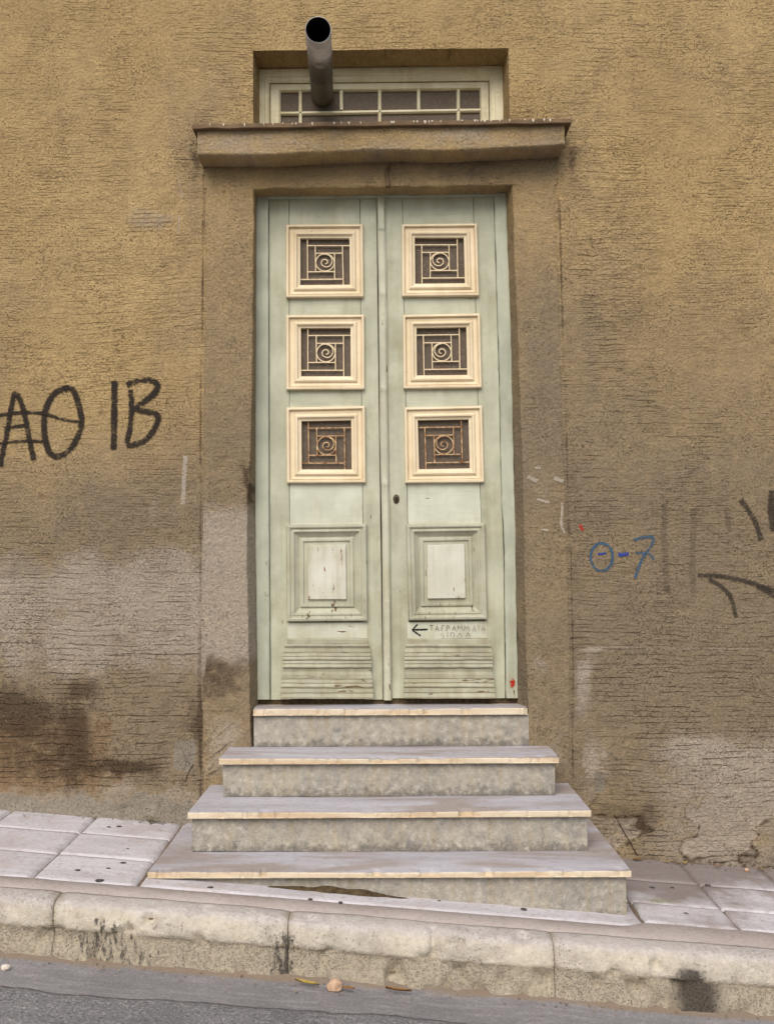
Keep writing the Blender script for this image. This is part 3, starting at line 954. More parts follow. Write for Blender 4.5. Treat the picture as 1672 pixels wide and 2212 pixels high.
def grid_mesh(name, X, Y, Z, keep, mat, parent, attrs, flip=False, extra=None):
    """X,Y,Z arrays (rows, cols); keep: (rows-1, cols-1) mask of the cells that exist"""
    R, Cn = X.shape
    idx = np.arange(R * Cn).reshape(R, Cn)
    f = np.stack([idx[:-1, :-1], idx[:-1, 1:], idx[1:, 1:], idx[1:, :-1]], -1)[keep]
    if flip:
        f = f[:, ::-1]
    V = np.stack([X.ravel(), Y.ravel(), Z.ravel()], 1)
    used = np.zeros(R * Cn, bool); used[f.ravel()] = True
    remap = np.cumsum(used) - 1
    V = V[used]; f = remap[f]
    at = {k: np.asarray(a).ravel()[used] for k, a in attrs.items()}
    me = bpy.data.meshes.new(name)
    me.vertices.add(len(V)); me.vertices.foreach_set('co', V.astype(np.float32).ravel())
    me.loops.add(len(f) * 4); me.loops.foreach_set('vertex_index', f.astype(np.int32).ravel())
    me.polygons.add(len(f)); me.polygons.foreach_set('loop_start', np.arange(0, len(f) * 4, 4, dtype=np.int32))
    me.polygons.foreach_set('use_smooth', np.ones(len(f), bool))
    me.update(calc_edges=True); me.validate()
    for k, a in at.items():
        me.attributes.new(k, 'FLOAT', 'POINT').data.foreach_set('value', a.astype(np.float32))
    return link(name, me, mat, parent)


#-------------------------------------------------------
OPN_L = [(549, 403), (548, 600), (546, 800), (543, 930), (535, 1100), (534, 1200), (538, 1400), (541, 1530), (546, 1720)]   # edge of the door opening
OPN_R = [(1106, 403), (1111, 560), (1117, 700), (1124, 900), (1130, 1100), (1133, 1300), (1136, 1420), (1141, 1530), (1142, 1720)]
YS = -.012                                    # face of the surround


def edge_world(poly, Y):
    a = np.array([P(px, py, Y) for px, py in poly])
    o = np.argsort(a[:, 1])
    a = a[o]
    return lambda z: np.interp(z, a[:, 1], a[:, 0])


FL = [(552.5, 424), (551, 863), (551.5, 1136), (556, 1511)]
FL2 = [(580, 424), (581, 863), (581.5, 1136), (583.5, 1511)]
FR1 = [(1067, 418), (1078, 788), (1084, 1088), (1088.5, 1136), (1093, 1505)]
FR2 = [(1093, 418), (1103.5, 694), (1110, 1013), (1113, 1136), (1118, 1405), (1119, 1508)]
YFR = .105
sl, sr = edge_world(SUR_L, YS), edge_world(SUR_R, YS)
ol, orr = edge_world(OPN_L, YS), edge_world(OPN_R, YS)
# transom opening in the wall
TX0, TZ1 = P(547, 110, 0)
TX1 = P(1098, 106, 0)[0]
TZ0 = P(836, 300, 0)[1] - .02
DZ1 = P(828, 403, YS)[1]                      # head of the door opening

# main wall sheet
xl = np.concatenate([np.linspace(-7, -2.3, 24)[:-1], np.arange(-2.3, 2.3001, .0105), np.linspace(2.3, 7, 24)[1:]])
zl = np.concatenate([[ZBOT], np.arange(-.05, 3.45, .0105), np.linspace(3.5, ZTOP, 22)])


def snap(arr, v):
    arr[np.argmin(np.abs(arr - v))] = v


for v in (TX0, TX1, -.79, .78): snap(xl, v)
for v in (TZ0, TZ1, DZ1 + .10): snap(zl, v)
X, Z = np.meshgrid(xl, zl)
xc = (xl[:-1] + xl[1:]) / 2
zc = (zl[:-1] + zl[1:]) / 2
XC, ZC = np.meshgrid(xc, zc)
keep = ~((XC > -.79) & (XC < .78) & (ZC < DZ1 + .10)) & ~((XC > TX0) & (XC < TX1) & (ZC > TZ0) & (ZC < TZ1))
Yw = -wall_disp(X, Z)
# the rough lip along the transom opening
lipx = np.minimum(np.abs(X - TX0), np.abs(X - TX1)); lipz = np.minimum(np.abs(Z - TZ1), np.abs(Z - TZ0))
wall = grid_mesh('wall', X, Yw, Z, keep, M['plaster'], house, stains_and_shade(X, Yw, Z))
# its returns: transom reveal, house sides and top
RV_Y = .20


def reveal(name, P0, P1, inward, rows, mat, parent, y0f, y1, surround):
    pass


def strip_reveal(name, line, y1, parent, shrink=(0, 0), flip=False, sur=False):
    """a plaster return from a line of front points back to y1; shrink moves the back edge (dx, dz)"""
    line = np.array(line, float)
    ts = np.linspace(0, 1, 9)
    if callable(shrink[0]):
        bk = shrink[0](line[:, 2])
        X = np.stack([line[:, 0] + (bk - line[:, 0]) * t for t in ts]); shrink = (1, 0)
    else:
        X = np.stack([line[:, 0] + shrink[0] * t for t in ts])
    Z = np.stack([line[:, 2] + shrink[1] * t for t in ts])
    Y = np.stack([line[:, 1] + (y1 - line[:, 1]) * t for t in ts])
    rough = .006 * (fbm(X * 23 + Z * 23, Y * 23, 15, 3) - .5)
    X = X + rough * (abs(shrink[0]) > 0) * (ts[:, None] > 0); Z = Z + rough * (ts[:, None] > 0)
    st = stains_and_shade(X, Y, Z, sur)
    return grid_mesh(name, X, Y, Z, np.ones((len(ts) - 1, len(line) - 1), bool), M['plaster'], parent, st, flip)


def wl(x, z):
    return (x, float(-wall_disp(np.array([x]), np.array([z]))[0]), z)


gx_ = [v for v in xl if TX0 - 1e-6 <= v <= TX1 + 1e-6]
gz_ = [v for v in zl if TZ0 - 1e-6 <= v <= TZ1 + 1e-6]
strip_reveal('window_reveal', [wl(v, TZ1) for v in gx_], RV_Y, house, (0, -.004))
strip_reveal('window_reveal', [wl(TX0, v) for v in gz_], RV_Y, house, (.012, 0))
strip_reveal('window_reveal', [wl(TX1, v) for v in gz_], RV_Y, house, (-.012, 0), True)
zero7 = lambda n: {k: np.zeros(n) for k in ('grime', 'pale', 'soot', 'rust', 'cement', 'smooth', 'coarse')}
D = 7.0
mesh('side_wall', [(-7, .0, ZBOT), (-7, D, ZBOT), (-7, D, ZTOP), (-7, .0, ZTOP)], [(0, 3, 2, 1)], M['plaster'], house, attrs=zero7(4))
mesh('side_wall', [(7, .0, -1.0), (7, D, -1.0), (7, D, ZTOP), (7, .0, ZTOP)], [(0, 1, 2, 3)], M['plaster'], house, attrs=zero7(4))
mesh('back_wall', [(-7, D, -1.2), (7, D, -1.2), (7, D, ZTOP), (-7, D, ZTOP)], [(0, 1, 2, 3)], M['plaster'], house, attrs=zero7(4))
mesh('dark_backing', [(-1.2, .40, -.3), (1.2, .40, -.3), (1.2, .40, 4.2), (-1.2, .40, 4.2), (-1.2, .02, -.3), (1.2, .02, -.3), (1.2, .02, 4.2), (-1.2, .02, 4.2)], [(0, 1, 2, 3), (0, 3, 7, 4), (1, 5, 6, 2), (3, 2, 6, 7)], M['soot'], house)  # added black box, keeps sky from showing through gaps around the door
mesh('roof', [(-7.2, -.25, ZTOP), (7.2, -.25, ZTOP), (7.2, D + .2, ZTOP), (-7.2, D + .2, ZTOP), (-7.2, -.25, ZTOP + .2), (7.2, -.25, ZTOP + .2), (7.2, D + .2, ZTOP + .2), (-7.2, D + .2, ZTOP + .2)],
     [(0, 3, 2, 1), (4, 5, 6, 7), (0, 1, 5, 4), (1, 2, 6, 5), (2, 3, 7, 6), (3, 0, 4, 7)], M['plate'], house)

# ---- door surround: two plastered jambs and a head, standing 12 mm proud
ZS0 = ZT - .62
CZ = P(836, 352, 0)[1] + .06                                # tucked up behind the cornice
zr = np.concatenate([np.arange(ZS0, DZ1, .011), [DZ1], np.arange(DZ1 + .011, CZ, .011)])


def sur_disp(X, Z):
    return .006 * (fbm(X * 4, Z * 3, 101, 3) - .5) + .003 * (fbm(X * 19, Z * 25, 103, 3) - .5)


def jamb(name, fo, fi, sign):
    zz = zr[zr <= DZ1 + 1e-6]
    uo, ui = fo(zz) + .004 * (fbm(zz * 9, zz * 0, 111, 3) - .5), fi(zz) + .008 * (fbm(zz * 13, zz * 0 + 3, 113, 4) - .5)
    us = np.concatenate([[0, 0.022], np.linspace(.06, .95, 24), [.97, .985, .995, 1.0]])
    X = uo[:, None] + (ui - uo)[:, None] * us[None]
    Z = np.repeat(zz[:, None], len(us), 1)
    Y = YS - sur_disp(X, Z)
    Y[:, 0] = .016; Y[:, 1] = .006
    rnd = np.array([.0, .0008, .003, .008])                 # worn arris towards the opening
    Y[:, -4:] += rnd[None] * (.5 + 1.4 * fbm(zz * 15, zz * 0 + 7, 117, 3))[:, None]
    o = grid_mesh(name, X, Y, Z, np.ones((len(zz) - 1, len(us) - 1), bool), M['plaster'], house, stains_and_shade(X, Y, Z, True), flip=sign < 0)
    line = np.stack([X[:, -1], Y[:, -1], Z[:, -1]], 1)
    return line


lineL = jamb('door_surround', sl, ol, 1)
lineR = jamb('door_surround', sr, orr, -1)
# head
xx = np.linspace(0, 1, 150)
zz = np.concatenate([[DZ1, DZ1 + .002, DZ1 + .006], np.arange(DZ1 + .012, CZ, .0105)])
X = sl(zz)[:, None] + (sr(zz) - sl(zz))[:, None] * xx[None]
Z = np.repeat(zz[:, None], len(xx), 1).copy()
inside = sstep(-.64, -.62, X) * sstep(.635, .62, X)
Z[0] += inside[0] * .006 * (fbm(X[0] * 14, X[0] * 0, 121, 4) - .5) * 2
Y = YS - sur_disp(X, Z)
Y[0] += .006 * inside[0]; Y[1] += .002 * inside[1]
hd = grid_mesh('door_surround', X, Y, Z, np.ones((len(zz) - 1, len(xx) - 1), bool), M['plaster'], house, stains_and_shade(X, Y, Z, True))
sel = (X[0] > float(ol(DZ1)) - .001) & (X[0] < float(orr(DZ1)) + .001)
hl = np.stack([X[0][sel], Y[0][sel], Z[0][sel]], 1)
hl[0, 0] = float(ol(DZ1)) - .004; hl[-1, 0] = float(orr(DZ1)) + .004
YD = .125                                       # face of the door leaves
strip_reveal('door_reveal', hl, YD + .04, house, (0, -.002), sur=True)
up = lineL[lineL[:, 2] > ZT - .35]
strip_reveal('door_reveal', up, YFR + .02, house, (lambda z: edge_world(FL, YFR)(z) + .003, 0), sur=True)
up = lineR[lineR[:, 2] > ZT - .35]
strip_reveal('door_reveal', up, YFR + .02, house, (lambda z: edge_world(FR2, YFR)(z) - .003, 0), True, sur=True)

# ---- cornice over the door
YF, YP_ = -.155, -.185
ftl = P(427, 281, YF); ftr = P(1219.5, 268, YF)
us = np.linspace(0, 1, 160)
bx = np.array([427, 590, 720, 815, 900, 960, 1100, 1219.5]); by = np.array([336, 336.5, 329, 325, 326, 327, 320, 314.5])
rowsn = 14
X = np.zeros((rowsn + 8, len(us))); Y = X.copy(); Z = X.copy()
for i, u in enumerate(us):
    px = 427 + (1219.5 - 427) * u
    xb, zb = P(px, float(np.interp(px, bx, by)), YF)
    zt = ftl[1] + (ftr[1] - ftl[1]) * u + .004
    zb += .006 * (float(fbm(xb * 11, 2.0, 131, 4)) - .5)
    for r in range(rowsn):
        t = r / (rowsn - 1)
        X[r, i] = xb; Z[r, i] = zt + (zb + .006 - zt) * t
        Y[r, i] = YF - .010 * (float(fbm(xb * 3, t * 1.2, 133, 3)) - .5) - .004 * (float(fbm(xb * 18, t * 6, 135, 3)) - .5)
    yb0 = Y[rowsn - 1, i]
    for r in range(8):
        t = (r + 1) / 8
        X[rowsn + r, i] = xb; Y[rowsn + r, i] = yb0 + .006 + (.02 - yb0) * t
        Z[rowsn + r, i] = zb + .004 * (float(fbm(xb * 9, t * 2, 137, 3)) - .5)
st = stains_and_shade(X, Y, Z, True)
st['grime'] = .35 + .9 * (fbm(X * 6, Z * 12, 139, 3) - .5); st['pale'] = np.clip(.75 * fbm(X * 3, Z * 20, 141, 3), 0, 1); st['soot'] = .10 + 0 * X; st['cement'] = 0 * X; st['smooth'] = .9 + 0 * X
st['soot'][rowsn:] = .30  # soffit soot, with the shade of the underside painted in
cornice = grid_mesh('cornice', X, Y, Z, np.ones((rowsn + 7, len(us) - 1), bool), M['plaster'], house, st, flip=True)
for c_ in (0, -1):                                # its two ends
    r = [(X[k, c_], Y[k, c_], Z[k, c_]) for k in (0, rowsn - 1, rowsn + 7)] + [(X[0, c_], .02, Z[0, c_])]
    sg = {k: np.full(4, .5 if k == 'grime' else .2 if k == 'soot' else 0.0) for k in st}
    mesh('cornice_end', r, [(0, 1, 2, 3) if c_ == 0 else (3, 2, 1, 0)], M['plaster'], cornice, attrs=sg)
# the thin slab on top
pl, pr = P(414.4, 277.5, YP_), P(1235.6, 264.7, YP_)
pth = .021
top = hexa('cornice_slab', [(pl[0], YP_, pl[1] + pth), (pr[0], YP_, pr[1] + pth), (pr[0], YP_, pr[1]), (pl[0], YP_, pl[1]),
                            (pl[0], RV_Y + .05, pl[1] + pth + .012), (pr[0], RV_Y + .05, pr[1] + pth + .012), (pr[0], RV_Y + .05, pr[1] + .008), (pl[0], RV_Y + .05, pl[1] + .008)], M['plate'], house, .003, cuts=60, wob=.006)
# pale splashes along its front edge
sp = [120, 180, 262, 350, 385, 420, 462, 478, 553, 640, 668, 700, 755, 880, 884, 975, 985, 1020, 1040, 1050, 1090, 1170, 1232, 1240, 1250, 1276, 1300, 1340, 1374, 1436, 1475, 1525, 1540]
for s in sp:
    px = 393.8 + .5139 * (s + random.uniform(-6, 6))
    t = (px - 414.4) / (1235.6 - 414.4)
    x0 = pl[0] + (pr[0] - pl[0]) * t; z0 = pl[1] + (pr[1] - pl[1]) * t
    h = random.uniform(.008, .018); ww = random.choice([.002, .003, .004, .006])
    yy = YP_ - .0035 - .0005
    pts = [(-1, -.0), (1, -.1), (.7, -.7), (.1, -1), (-.8, -.6)]
    V = [(x0 + ww * a, yy, z0 + pth - .001 + h * b) for a, b in pts] + [(x0 + ww * a, yy + .006, z0 + pth - .001 + h * b) for a, b in pts]
    mesh('bird_splash', V, [(4, 3, 2, 1, 0)] + [(i, (i + 1) % 5, 5 + (i + 1) % 5, 5 + i) for i in range(5)], M['splash'], top)
# small stub of conduit over the door
hk = [(*P(835, 363, -.02),), (*P(836, 385, -.03),), (*P(838, 404, -.045),)]
tube('conduit_stub', [(hk[0][0], -.018, hk[0][1]), (hk[1][0], -.03, hk[1][1]), (hk[2][0], -.045, hk[2][1])], [.005, .008, .012], M['plate'], house, 10)

# ---- transom window
YT = .17
Q = lambda zx, zy: (393.8 + .5139 * zx, .5139 * zy)
zdn = .20                                           # the part hidden behind the cornice
def qw(pts, Y): return [P(*Q(*p), Y) for p in pts]
o4 = qw([(318, 292), (1345, 277), (1352, 500), (318, 515)], YT)
i4 = qw([(366, 343), (1291, 333), (1296, 500), (366, 515)], YT)
o4[2] = (o4[1][0], TZ0 - .0); o4[3] = (o4[0][0], TZ0 - .0)
i4[2] = (i4[1][0], TZ0 + .05); i4[3] = (i4[0][0], TZ0 + .05)
transom = ring('transom_window', o4, i4, [(-.06, .04), (-.06, .004), (0, 0), (.55, 0), (.62, .006), (.85, .006), (1, .014), (1, .05)], YT, M['transom'], house)
o5 = [(i4[0][0] + .003, i4[0][1] - .003), (i4[1][0] - .003, i4[1][1] - .003), (i4[2][0] - .003, i4[2][1] + .003), (i4[3][0] + .003, i4[3][1] + .003)]
i5 = qw([(414, 384), (1250, 374), (1252, 500), (414, 515)], YT + .022)
i5[2] = (i5[1][0], TZ0 + .10); i5[3] = (i5[0][0], TZ0 + .10)
ring('sash', o5, i5, [(0, .045), (0, .024), (.06, .020), (.80, .020), (.92, .026), (1, .034), (1, .05)], YT, M['transom'], transom)
YB = YT + .030
def tbar(p0, p1, wd):
    a, b = P(*Q(*p0), YB), P(*Q(*p1), YB)
    v = Vector((b[0] - a[0], 0, b[1] - a[1])).normalized(); s = Vector((v.z, 0, -v.x)) * wd / 2
    def ring4(c):
        return [(c[0] - s.x, YB + .016, c[1] - s.z), (c[0] - s.x, YB + .004, c[1] - s.z), (c[0] - s.x * .4, YB - .004, c[1] - s.z * .4), (c[0] + s.x * .4, YB - .004, c[1] + s.z * .4), (c[0] + s.x, YB + .004, c[1] + s.z), (c[0] + s.x, YB + .016, c[1] + s.z)]
    V = ring4(a) + ring4(b)
    F = [(i, i + 1, i + 7, i + 6) for i in range(5)]
    return mesh('glazing_bar', V, F, M['transom'], transom)
zl_bot = 660
for zx, full in ((497, 1), (668, 0), (830, 1), (993, 0), (1160, 1)):
    ytop = 384 - (zx - 414) * .012
    tbar((zx, ytop - 4), (zx + 1, zl_bot if full else 462), .018)
tbar((410, 476), (1254, 462), .018)
cells = [(414, 497), (497, 668), (668, 830), (830, 993), (993, 1160), (1160, 1252)]
for a, b in cells:
    ya, yb_ = 380 - (a - 414) * .012, 475 - (a - 414) * .0166
    q = [(a + 3, ya), (b - 3, ya - 1), (b - 3, yb_ - 2), (a + 3, yb_)]
    board('pane', [Q(*p) for p in q], YT + .044, YT + .050, M['pane'], transom, 0)
for a, b in ((414, 497), (497, 830), (830, 1160), (1160, 1252)):
    ya = 480 - (a - 414) * .0166
    board('pane', [Q(a + 3, ya), Q(b - 3, ya - 2), Q(b - 3, zl_bot), Q(a + 3, zl_bot)], YT + .044, YT + .050, M['pane'], transom, 0)
mesh('window_backing', [(TX0 - .1, YT + .06, TZ0 - .3), (TX1 + .1, YT + .06, TZ0 - .3), (TX1 + .1, YT + .06, TZ1 + .1), (TX0 - .1, YT + .06, TZ1 + .1)], [(0, 1, 2, 3)], M['soot'], transom)

# ---- door frame
Z2 = lambda zx, zy: (519.1 + .3747 * zx, 375.9 + .3747 * zy)
Z3 = lambda zx, zy: (519.1 + .3854 * zx, 1020.3 + .3854 * zy)
YFR = .105


def poly_board(name, left, right, yf, yb, mat, parent, bev=.004, seed=0, wob=.003):
    """an upright board whose two edges follow measured lines (top to bottom)"""
    Lw = [P(px, py, yf) for px, py in left]; Rw = [P(px, py, yf) for px, py in right]
    za = np.linspace(max(Lw[0][1], Rw[0][1]), min(Lw[-1][1], Rw[-1][1]), 90)
    Lz = np.array(Lw)[::-1]; Rz = np.array(Rw)[::-1]
    V, F = [], []
    for z in za:
        a = np.interp(z, Lz[:, 1], Lz[:, 0]) + wob * (float(fbm(z * 17, seed, 151, 3)) - .5); b = np.interp(z, Rz[:, 1], Rz[:, 0]) + wob * (float(fbm(z * 17, seed + 5, 151, 3)) - .5)
        yy = yf + wob * .5 * (float(fbm(z * 9, seed + 2, 153, 3)) - .5)
        V += [(a, yb, z), (a, yy + bev, z), (a + bev * .3, yy + bev * .3, z), (a + bev, yy, z), (b - bev, yy, z), (b - bev * .3, yy + bev * .3, z), (b, yy + bev, z), (b, yb, z)]
    for j in range(len(za) - 1):
        for i in range(7):
            F.append((j * 8 + i, (j + 1) * 8 + i, (j + 1) * 8 + i + 1, j * 8 + i + 1))
    F += [tuple(reversed(range(8))), tuple(range((len(za) - 1) * 8, len(za) * 8))]
    F = [tuple(reversed(f)) for f in F]
    return mesh(name, V, F, mat, parent)


frame = poly_board('door_frame', FL, FL2, YFR, YD + .05, M['frame'], house, .006, 1)
fr2 = poly_board('frame_post', FR1, FR2, YFR, YD + .05, M['frame'], frame, .006, 2, .006)
board('frame_head', [(553, 420.5), (1093, 415), (1093, 421.5), (553, 427)], YFR - .006, YD + .05, M['frame'], frame, .003)
board('door_gap_shade', [(556, 1506), (1118, 1502), (1118, 1530), (556, 1530)], YD + .012, YD + .05, M['dirt'], frame, 0)  # dark board painted as the shade in the gap under the leaves

# ---- door leaves
RINGP = [(0, .004), (0, -.020), (.05, -.025), (.17, -.026), (.21, -.020), (.235, -.010), (.27, -.009), (.30, -.013), (.52, -.010), (.56, -.017), (.66, -.022), (.76, -.021), (.80, -.012), (.92, -.008), (1, -.007), (1, .022)]
PANP = [(0, .004), (0, -.022), (.04, -.027), (.12, -.029), (.17, -.027), (.18, -.020), (.24, -.019), (.31, -.023), (.36, -.022), (.37, -.014), (.60, .004), (.64, .004), (.65, -.004), (.70, -.006), (.80, -.006), (.82, .002), (1, .002)]


def ladder(pts, zz):
    pts = sorted(pts, key=lambda p: p[1])
    return np.interp(zz, [p[1] for p in pts], [p[0] for p in pts])


def leaf(side):
    lf = side < 0
    le = [(581.5, 426), (582.5, 1088), (582.5, 1136), (585, 1513)] if lf else [(831, 426), (838.5, 938), (846.5, 1513)]
    re = [(813.5, 426), (819.5, 938), (827.5, 1513)] if lf else [(1066, 420), (1077, 788), (1083, 1088), (1087, 1136), (1091.5, 1510)]
    jl = [(625, 426), (626, 1136), (628, 1513)] if lf else [(869, 426), (881, 1136), (885, 1513)]
    jr = [(777.5, 426), (784, 1136), (788, 1513)] if lf else [(1022, 426), (1037.5, 1088), (1040, 1136), (1051, 1513)]
    ytop, ybot = (427.5, 1511) if lf else (424, 1508)
    # the core of the leaf, recessed behind stiles and rails
    c = [(ladder(le, ytop), ytop), (ladder(re, ytop), ytop), (ladder(re, ybot), ybot), (ladder(le, ybot), ybot)]
    core = board('door_leaf', c, YD + .030, YD + .045, M['sage'], house, 0)
    tag(core, 'left door leaf without keyhole' if lf else 'right door leaf with keyhole and marker writing')
    st = lambda a, b, s: poly_board('stile', [(ladder(a, y) + .4, y) for y in np.linspace(ytop, ybot, 12)], [(ladder(b, y) - .4, y) for y in np.linspace(ytop, ybot, 12)], YD, YD + .032, M['sage'], core, .0015, s, .0016)
    st(le, jl, 11 + side); st(jr, re, 21 + side)
    zq = (lambda zx, zy: Z2(zx, zy))
    if lf:
        W = [([(267, 300), (708, 297), (712, 715), (267, 718)], [(347, 372), (630, 372), (633, 640), (347, 643)]),
             ([(267, 820), (716, 817), (718, 1245), (268, 1248)], [(350, 890), (636, 888), (638, 1168), (352, 1168)]),
             ([(268, 1350), (720, 1341), (724, 1782), (272, 1784)], [(353, 1425), (640, 1420), (643, 1704), (355, 1704)])]
        pan = ([(262, 295), (708, 290), (714, 832), (265, 836)], [(378, 410), (592, 405), (595, 712), (380, 712)])
        strip = [(266, 842), (711, 841), (713, 930), (266, 932)]
        slats = [(932, 962, 262, 714, 262, 714), (962, 1010, 256, 720, 240, 732), (1012, 1050, 240, 733, 240, 733), (1052, 1093, 240, 736, 238, 736), (1096, 1155, 246, 728, 232, 740), (1157, 1204, 232, 742, 230, 742), (1206, 1266, 230, 745, 228, 746)]
    else:
        W = [([(930, 298), (1362, 292), (1374, 708), (932, 712)], [(1005, 368), (1288, 368), (1294, 632), (1008, 635)]),
             ([(936, 818), (1380, 810), (1390, 1236), (940, 1242)], [(1015, 888), (1302, 884), (1308, 1160), (1018, 1163)]),
             ([(945, 1350), (1392, 1340), (1403, 1780), (950, 1784)], [(1022, 1420), (1315, 1415), (1322, 1698), (1030, 1703)])]
        pan = ([(930, 292), (1368, 286), (1382, 823), (945, 829)], [(1047, 408), (1255, 403), (1262, 705), (1050, 708)])
        strip = [(937, 841), (1382, 834), (1383, 930), (937, 934)]
        slats = [(933, 962, 937, 1396, 937, 1396), (962, 1010, 930, 1400, 920, 1412), (1012, 1050, 920, 1412, 920, 1413), (1052, 1093, 920, 1412, 920, 1412), (1096, 1153, 926, 1405, 918, 1418), (1155, 1202, 918, 1419, 917, 1420), (1204, 1264, 916, 1423, 916, 1426)]
    # rails between the windows
    ry = [(ytop, Z2(0, W[0][0][0][1] + 30)[1]), (Z2(0, W[0][0][2][1] - 30)[1], Z2(0, W[1][0][0][1] + 30)[1]), (Z2(0, W[1][0][2][1] - 30)[1], Z2(0, W[2][0][0][1] + 30)[1]), (Z2(0, W[2][0][2][1] - 30)[1], Z3(0, pan[0][0][1] + 25)[1])]
    for k, (a, b) in enumerate(ry):
        board('rail', [(ladder(jl, a) + .5, a), (ladder(jr, a) - .5, a), (ladder(jr, b) - .5, b), (ladder(jl, b) + .5, b)], YD + .0015, YD + .032, M['sage_h' if k < 3 else 'pale_rail'], core, .0012)
    for wi, (o, i) in enumerate(W):
        ow = [P(*Z2(*p), YD) for p in o]; iw = [P(*Z2(*p), YD) for p in i]
        ring('window_moulding', ow, iw, RINGP, YD, M['cream'], core)
        f = [(a[0], YD + .020, a[1]) for a in iw]
        hexa('pane', f + [(a, YD + .028, c_) for a, b, c_ in f], M['pane'], core, 0)

        # wrought iron grille, standing in the opening
        def at(u, v):
            if not lf: u = 1 - u
            a = lerp(iw[0], iw[1], u); b = lerp(iw[3], iw[2], u)
            q = lerp(a, b, v)
            return (q[0], YD + .006, q[1])
        im = M['iron'] if wi < 2 else M['iron_rust']
        for p0, p1 in (((.14, -.02), (.14, .868)), ((.14, .145), (1.02, .145)), ((.86, .145), (.86, 1.02)), ((-.02, .865), (.86, .865)),
                       ((.305, .145), (.305, .703)), ((.305, .308), (.86, .308)), ((.69, .308), (.69, .865)), ((.14, .703), (.69, .703))):
            jit = [random.uniform(-.006, .006) for _ in range(4)]
            tube('grille_bar', [at(p0[0] + jit[0], p0[1]), at(p1[0] + jit[1], p1[1])], .0034, im, core, 4)
        cu, cv, rr = .4985, .505, .186
        tube('grille_ring', [at(cu + rr * math.cos(a), cv + rr * 1.0 * math.sin(a)) for a in np.linspace(0, 2 * math.pi, 33)[:-1]], .0034, im, core, 4, closed=True)
        sp = [(-90, .178), (-45, .165), (0, .140), (45, .113), (90, .092), (135, .080), (180, .075), (225, .070), (270, .066), (315, .062), (360, .052), (400, .036), (440, .022)]
        aa = np.linspace(-90, 440, 48)
        tube('grille_spiral', [at(cu + np.interp(a, *zip(*sp)) * math.cos(math.radians(a)), cv + np.interp(a, *zip(*sp)) * math.sin(math.radians(a))) for a in aa], .0032, im, core, 4)
    # lower panel
    ow = [P(*Z3(*p), YD) for p in pan[0]]; iw = [P(*Z3(*p), YD) for p in pan[1]]
    ring('panel_moulding', ow, iw, PANP, YD, M['sage_worn'], core)
    fw = [P(*Z3(*p), YD - .010) for p in pan[1]]
    e = .004
    hexa('panel_field', [(a[0], YD - .012, a[1]) for a in fw] + [(a[0], YD + .004, a[1]) for a in iw], M['white_panel'], core, .003)
    # pale board under it
    board('rail', [Z3(*p) for p in strip], YD - .002, YD + .032, M['pale_rail'], core, .0015)
    # the weathered moulded boards at the foot
    for k, (y0, y1, a0, b0, a1, b1) in enumerate(slats):
        prof = {0: [(0, -.006), (.25, -.013), (1, -.013)], 1: [(0, -.022), (.2, -.026), (.5, -.018), (.8, -.020), (.85, -.023), (1, -.023)], 4: [(0, -.019), (.35, -.018), (.62, -.022), (.66, -.026), (1, -.027)]}.get(
            k, [(0, -.021), (.10, -.0265), (.42, -.0285), (.48, -.0240), (.60, -.0255), (.85, -.0315), (1, -.0300)])
        V = []
        prof = [(0, .02)] + prof + [(1, .02)]
        for t, dy in prof:
            yy = y0 + (y1 - y0) * t
            pa = P(*Z3(a0 + (a1 - a0) * t, yy), YD - .02); pb = P(*Z3(b0 + (b1 - b0) * t, yy), YD - .02)
            for s in np.linspace(0, 1, 14):
                x = pa[0] + (pb[0] - pa[0]) * s
                w_ = .0022 * (float(fbm(x * 21, k * 3.3 + side, 161, 3)) - .5) * 2
                V.append((x, YD + dy - .0028 * k * (dy < 0) + w_, pa[1] + (pb[1] - pa[1]) * s + w_ * .7))
        F = []
        for j in range(len(prof) - 1):
            for i in range(13):
                F.append((j * 14 + i, (j + 1) * 14 + i, (j + 1) * 14 + i + 1, j * 14 + i + 1))
        F.append(tuple(j * 14 for j in range(len(prof)))[::-1]); F.append(tuple(j * 14 + 13 for j in range(len(prof))))
        mesh('slat', V, F, M['sage_slat'], core)
    return core


leafL, leafR = leaf(-1), leaf(1)
# cover strip where the leaves meet, chamfered in lengths
secs = [(426, 632), (637, 838), (843, 1042), (1047, 1300), (1300, 1512)]
V, F = [], []
stl = [(814, 426), (818, 638), (820.5, 938), (825, 1136), (828, 1512)]
str_ = [(832, 426), (836, 638), (838.5, 938), (842.5, 1136), (847, 1512)]
for a, b in secs:
    n_ = max(6, int((b - a) / 6))
    for y in np.linspace(a, b, n_):
        e = min(y - a, b - y)
        k = 1.0 if (a < 430 and y < 500) or a >= 1300 else .80 + .20 * math.exp(-e / 9.0)
        c = (ladder(stl, y) + ladder(str_, y)) / 2; hw = (ladder(str_, y) - ladder(stl, y)) / 2
        hw2 = hw * (.90 + .1 * k) + .35 * (float(fbm(y / 14, 1, 171, 3)) - .5)
        V.append([P(c - hw2, y, YD - .01), P(c - hw2 * .62 * k, y, YD - .01), P(c + hw2 * .62 * k, y, YD - .01), P(c + hw2, y, YD - .01), k])
R_ = len(V)
VV = []
for q in V:
    k = q[4]
    yf = YD - .026 + (.006 * (1 - k) / .2)
    VV += [(q[0][0], YD + .004, q[0][1]), (q[0][0], YD - .012, q[0][1]), (q[1][0], yf, q[1][1]), (q[2][0], yf, q[2][1]), (q[3][0], YD - .012, q[3][1]), (q[3][0], YD + .004, q[3][1])]
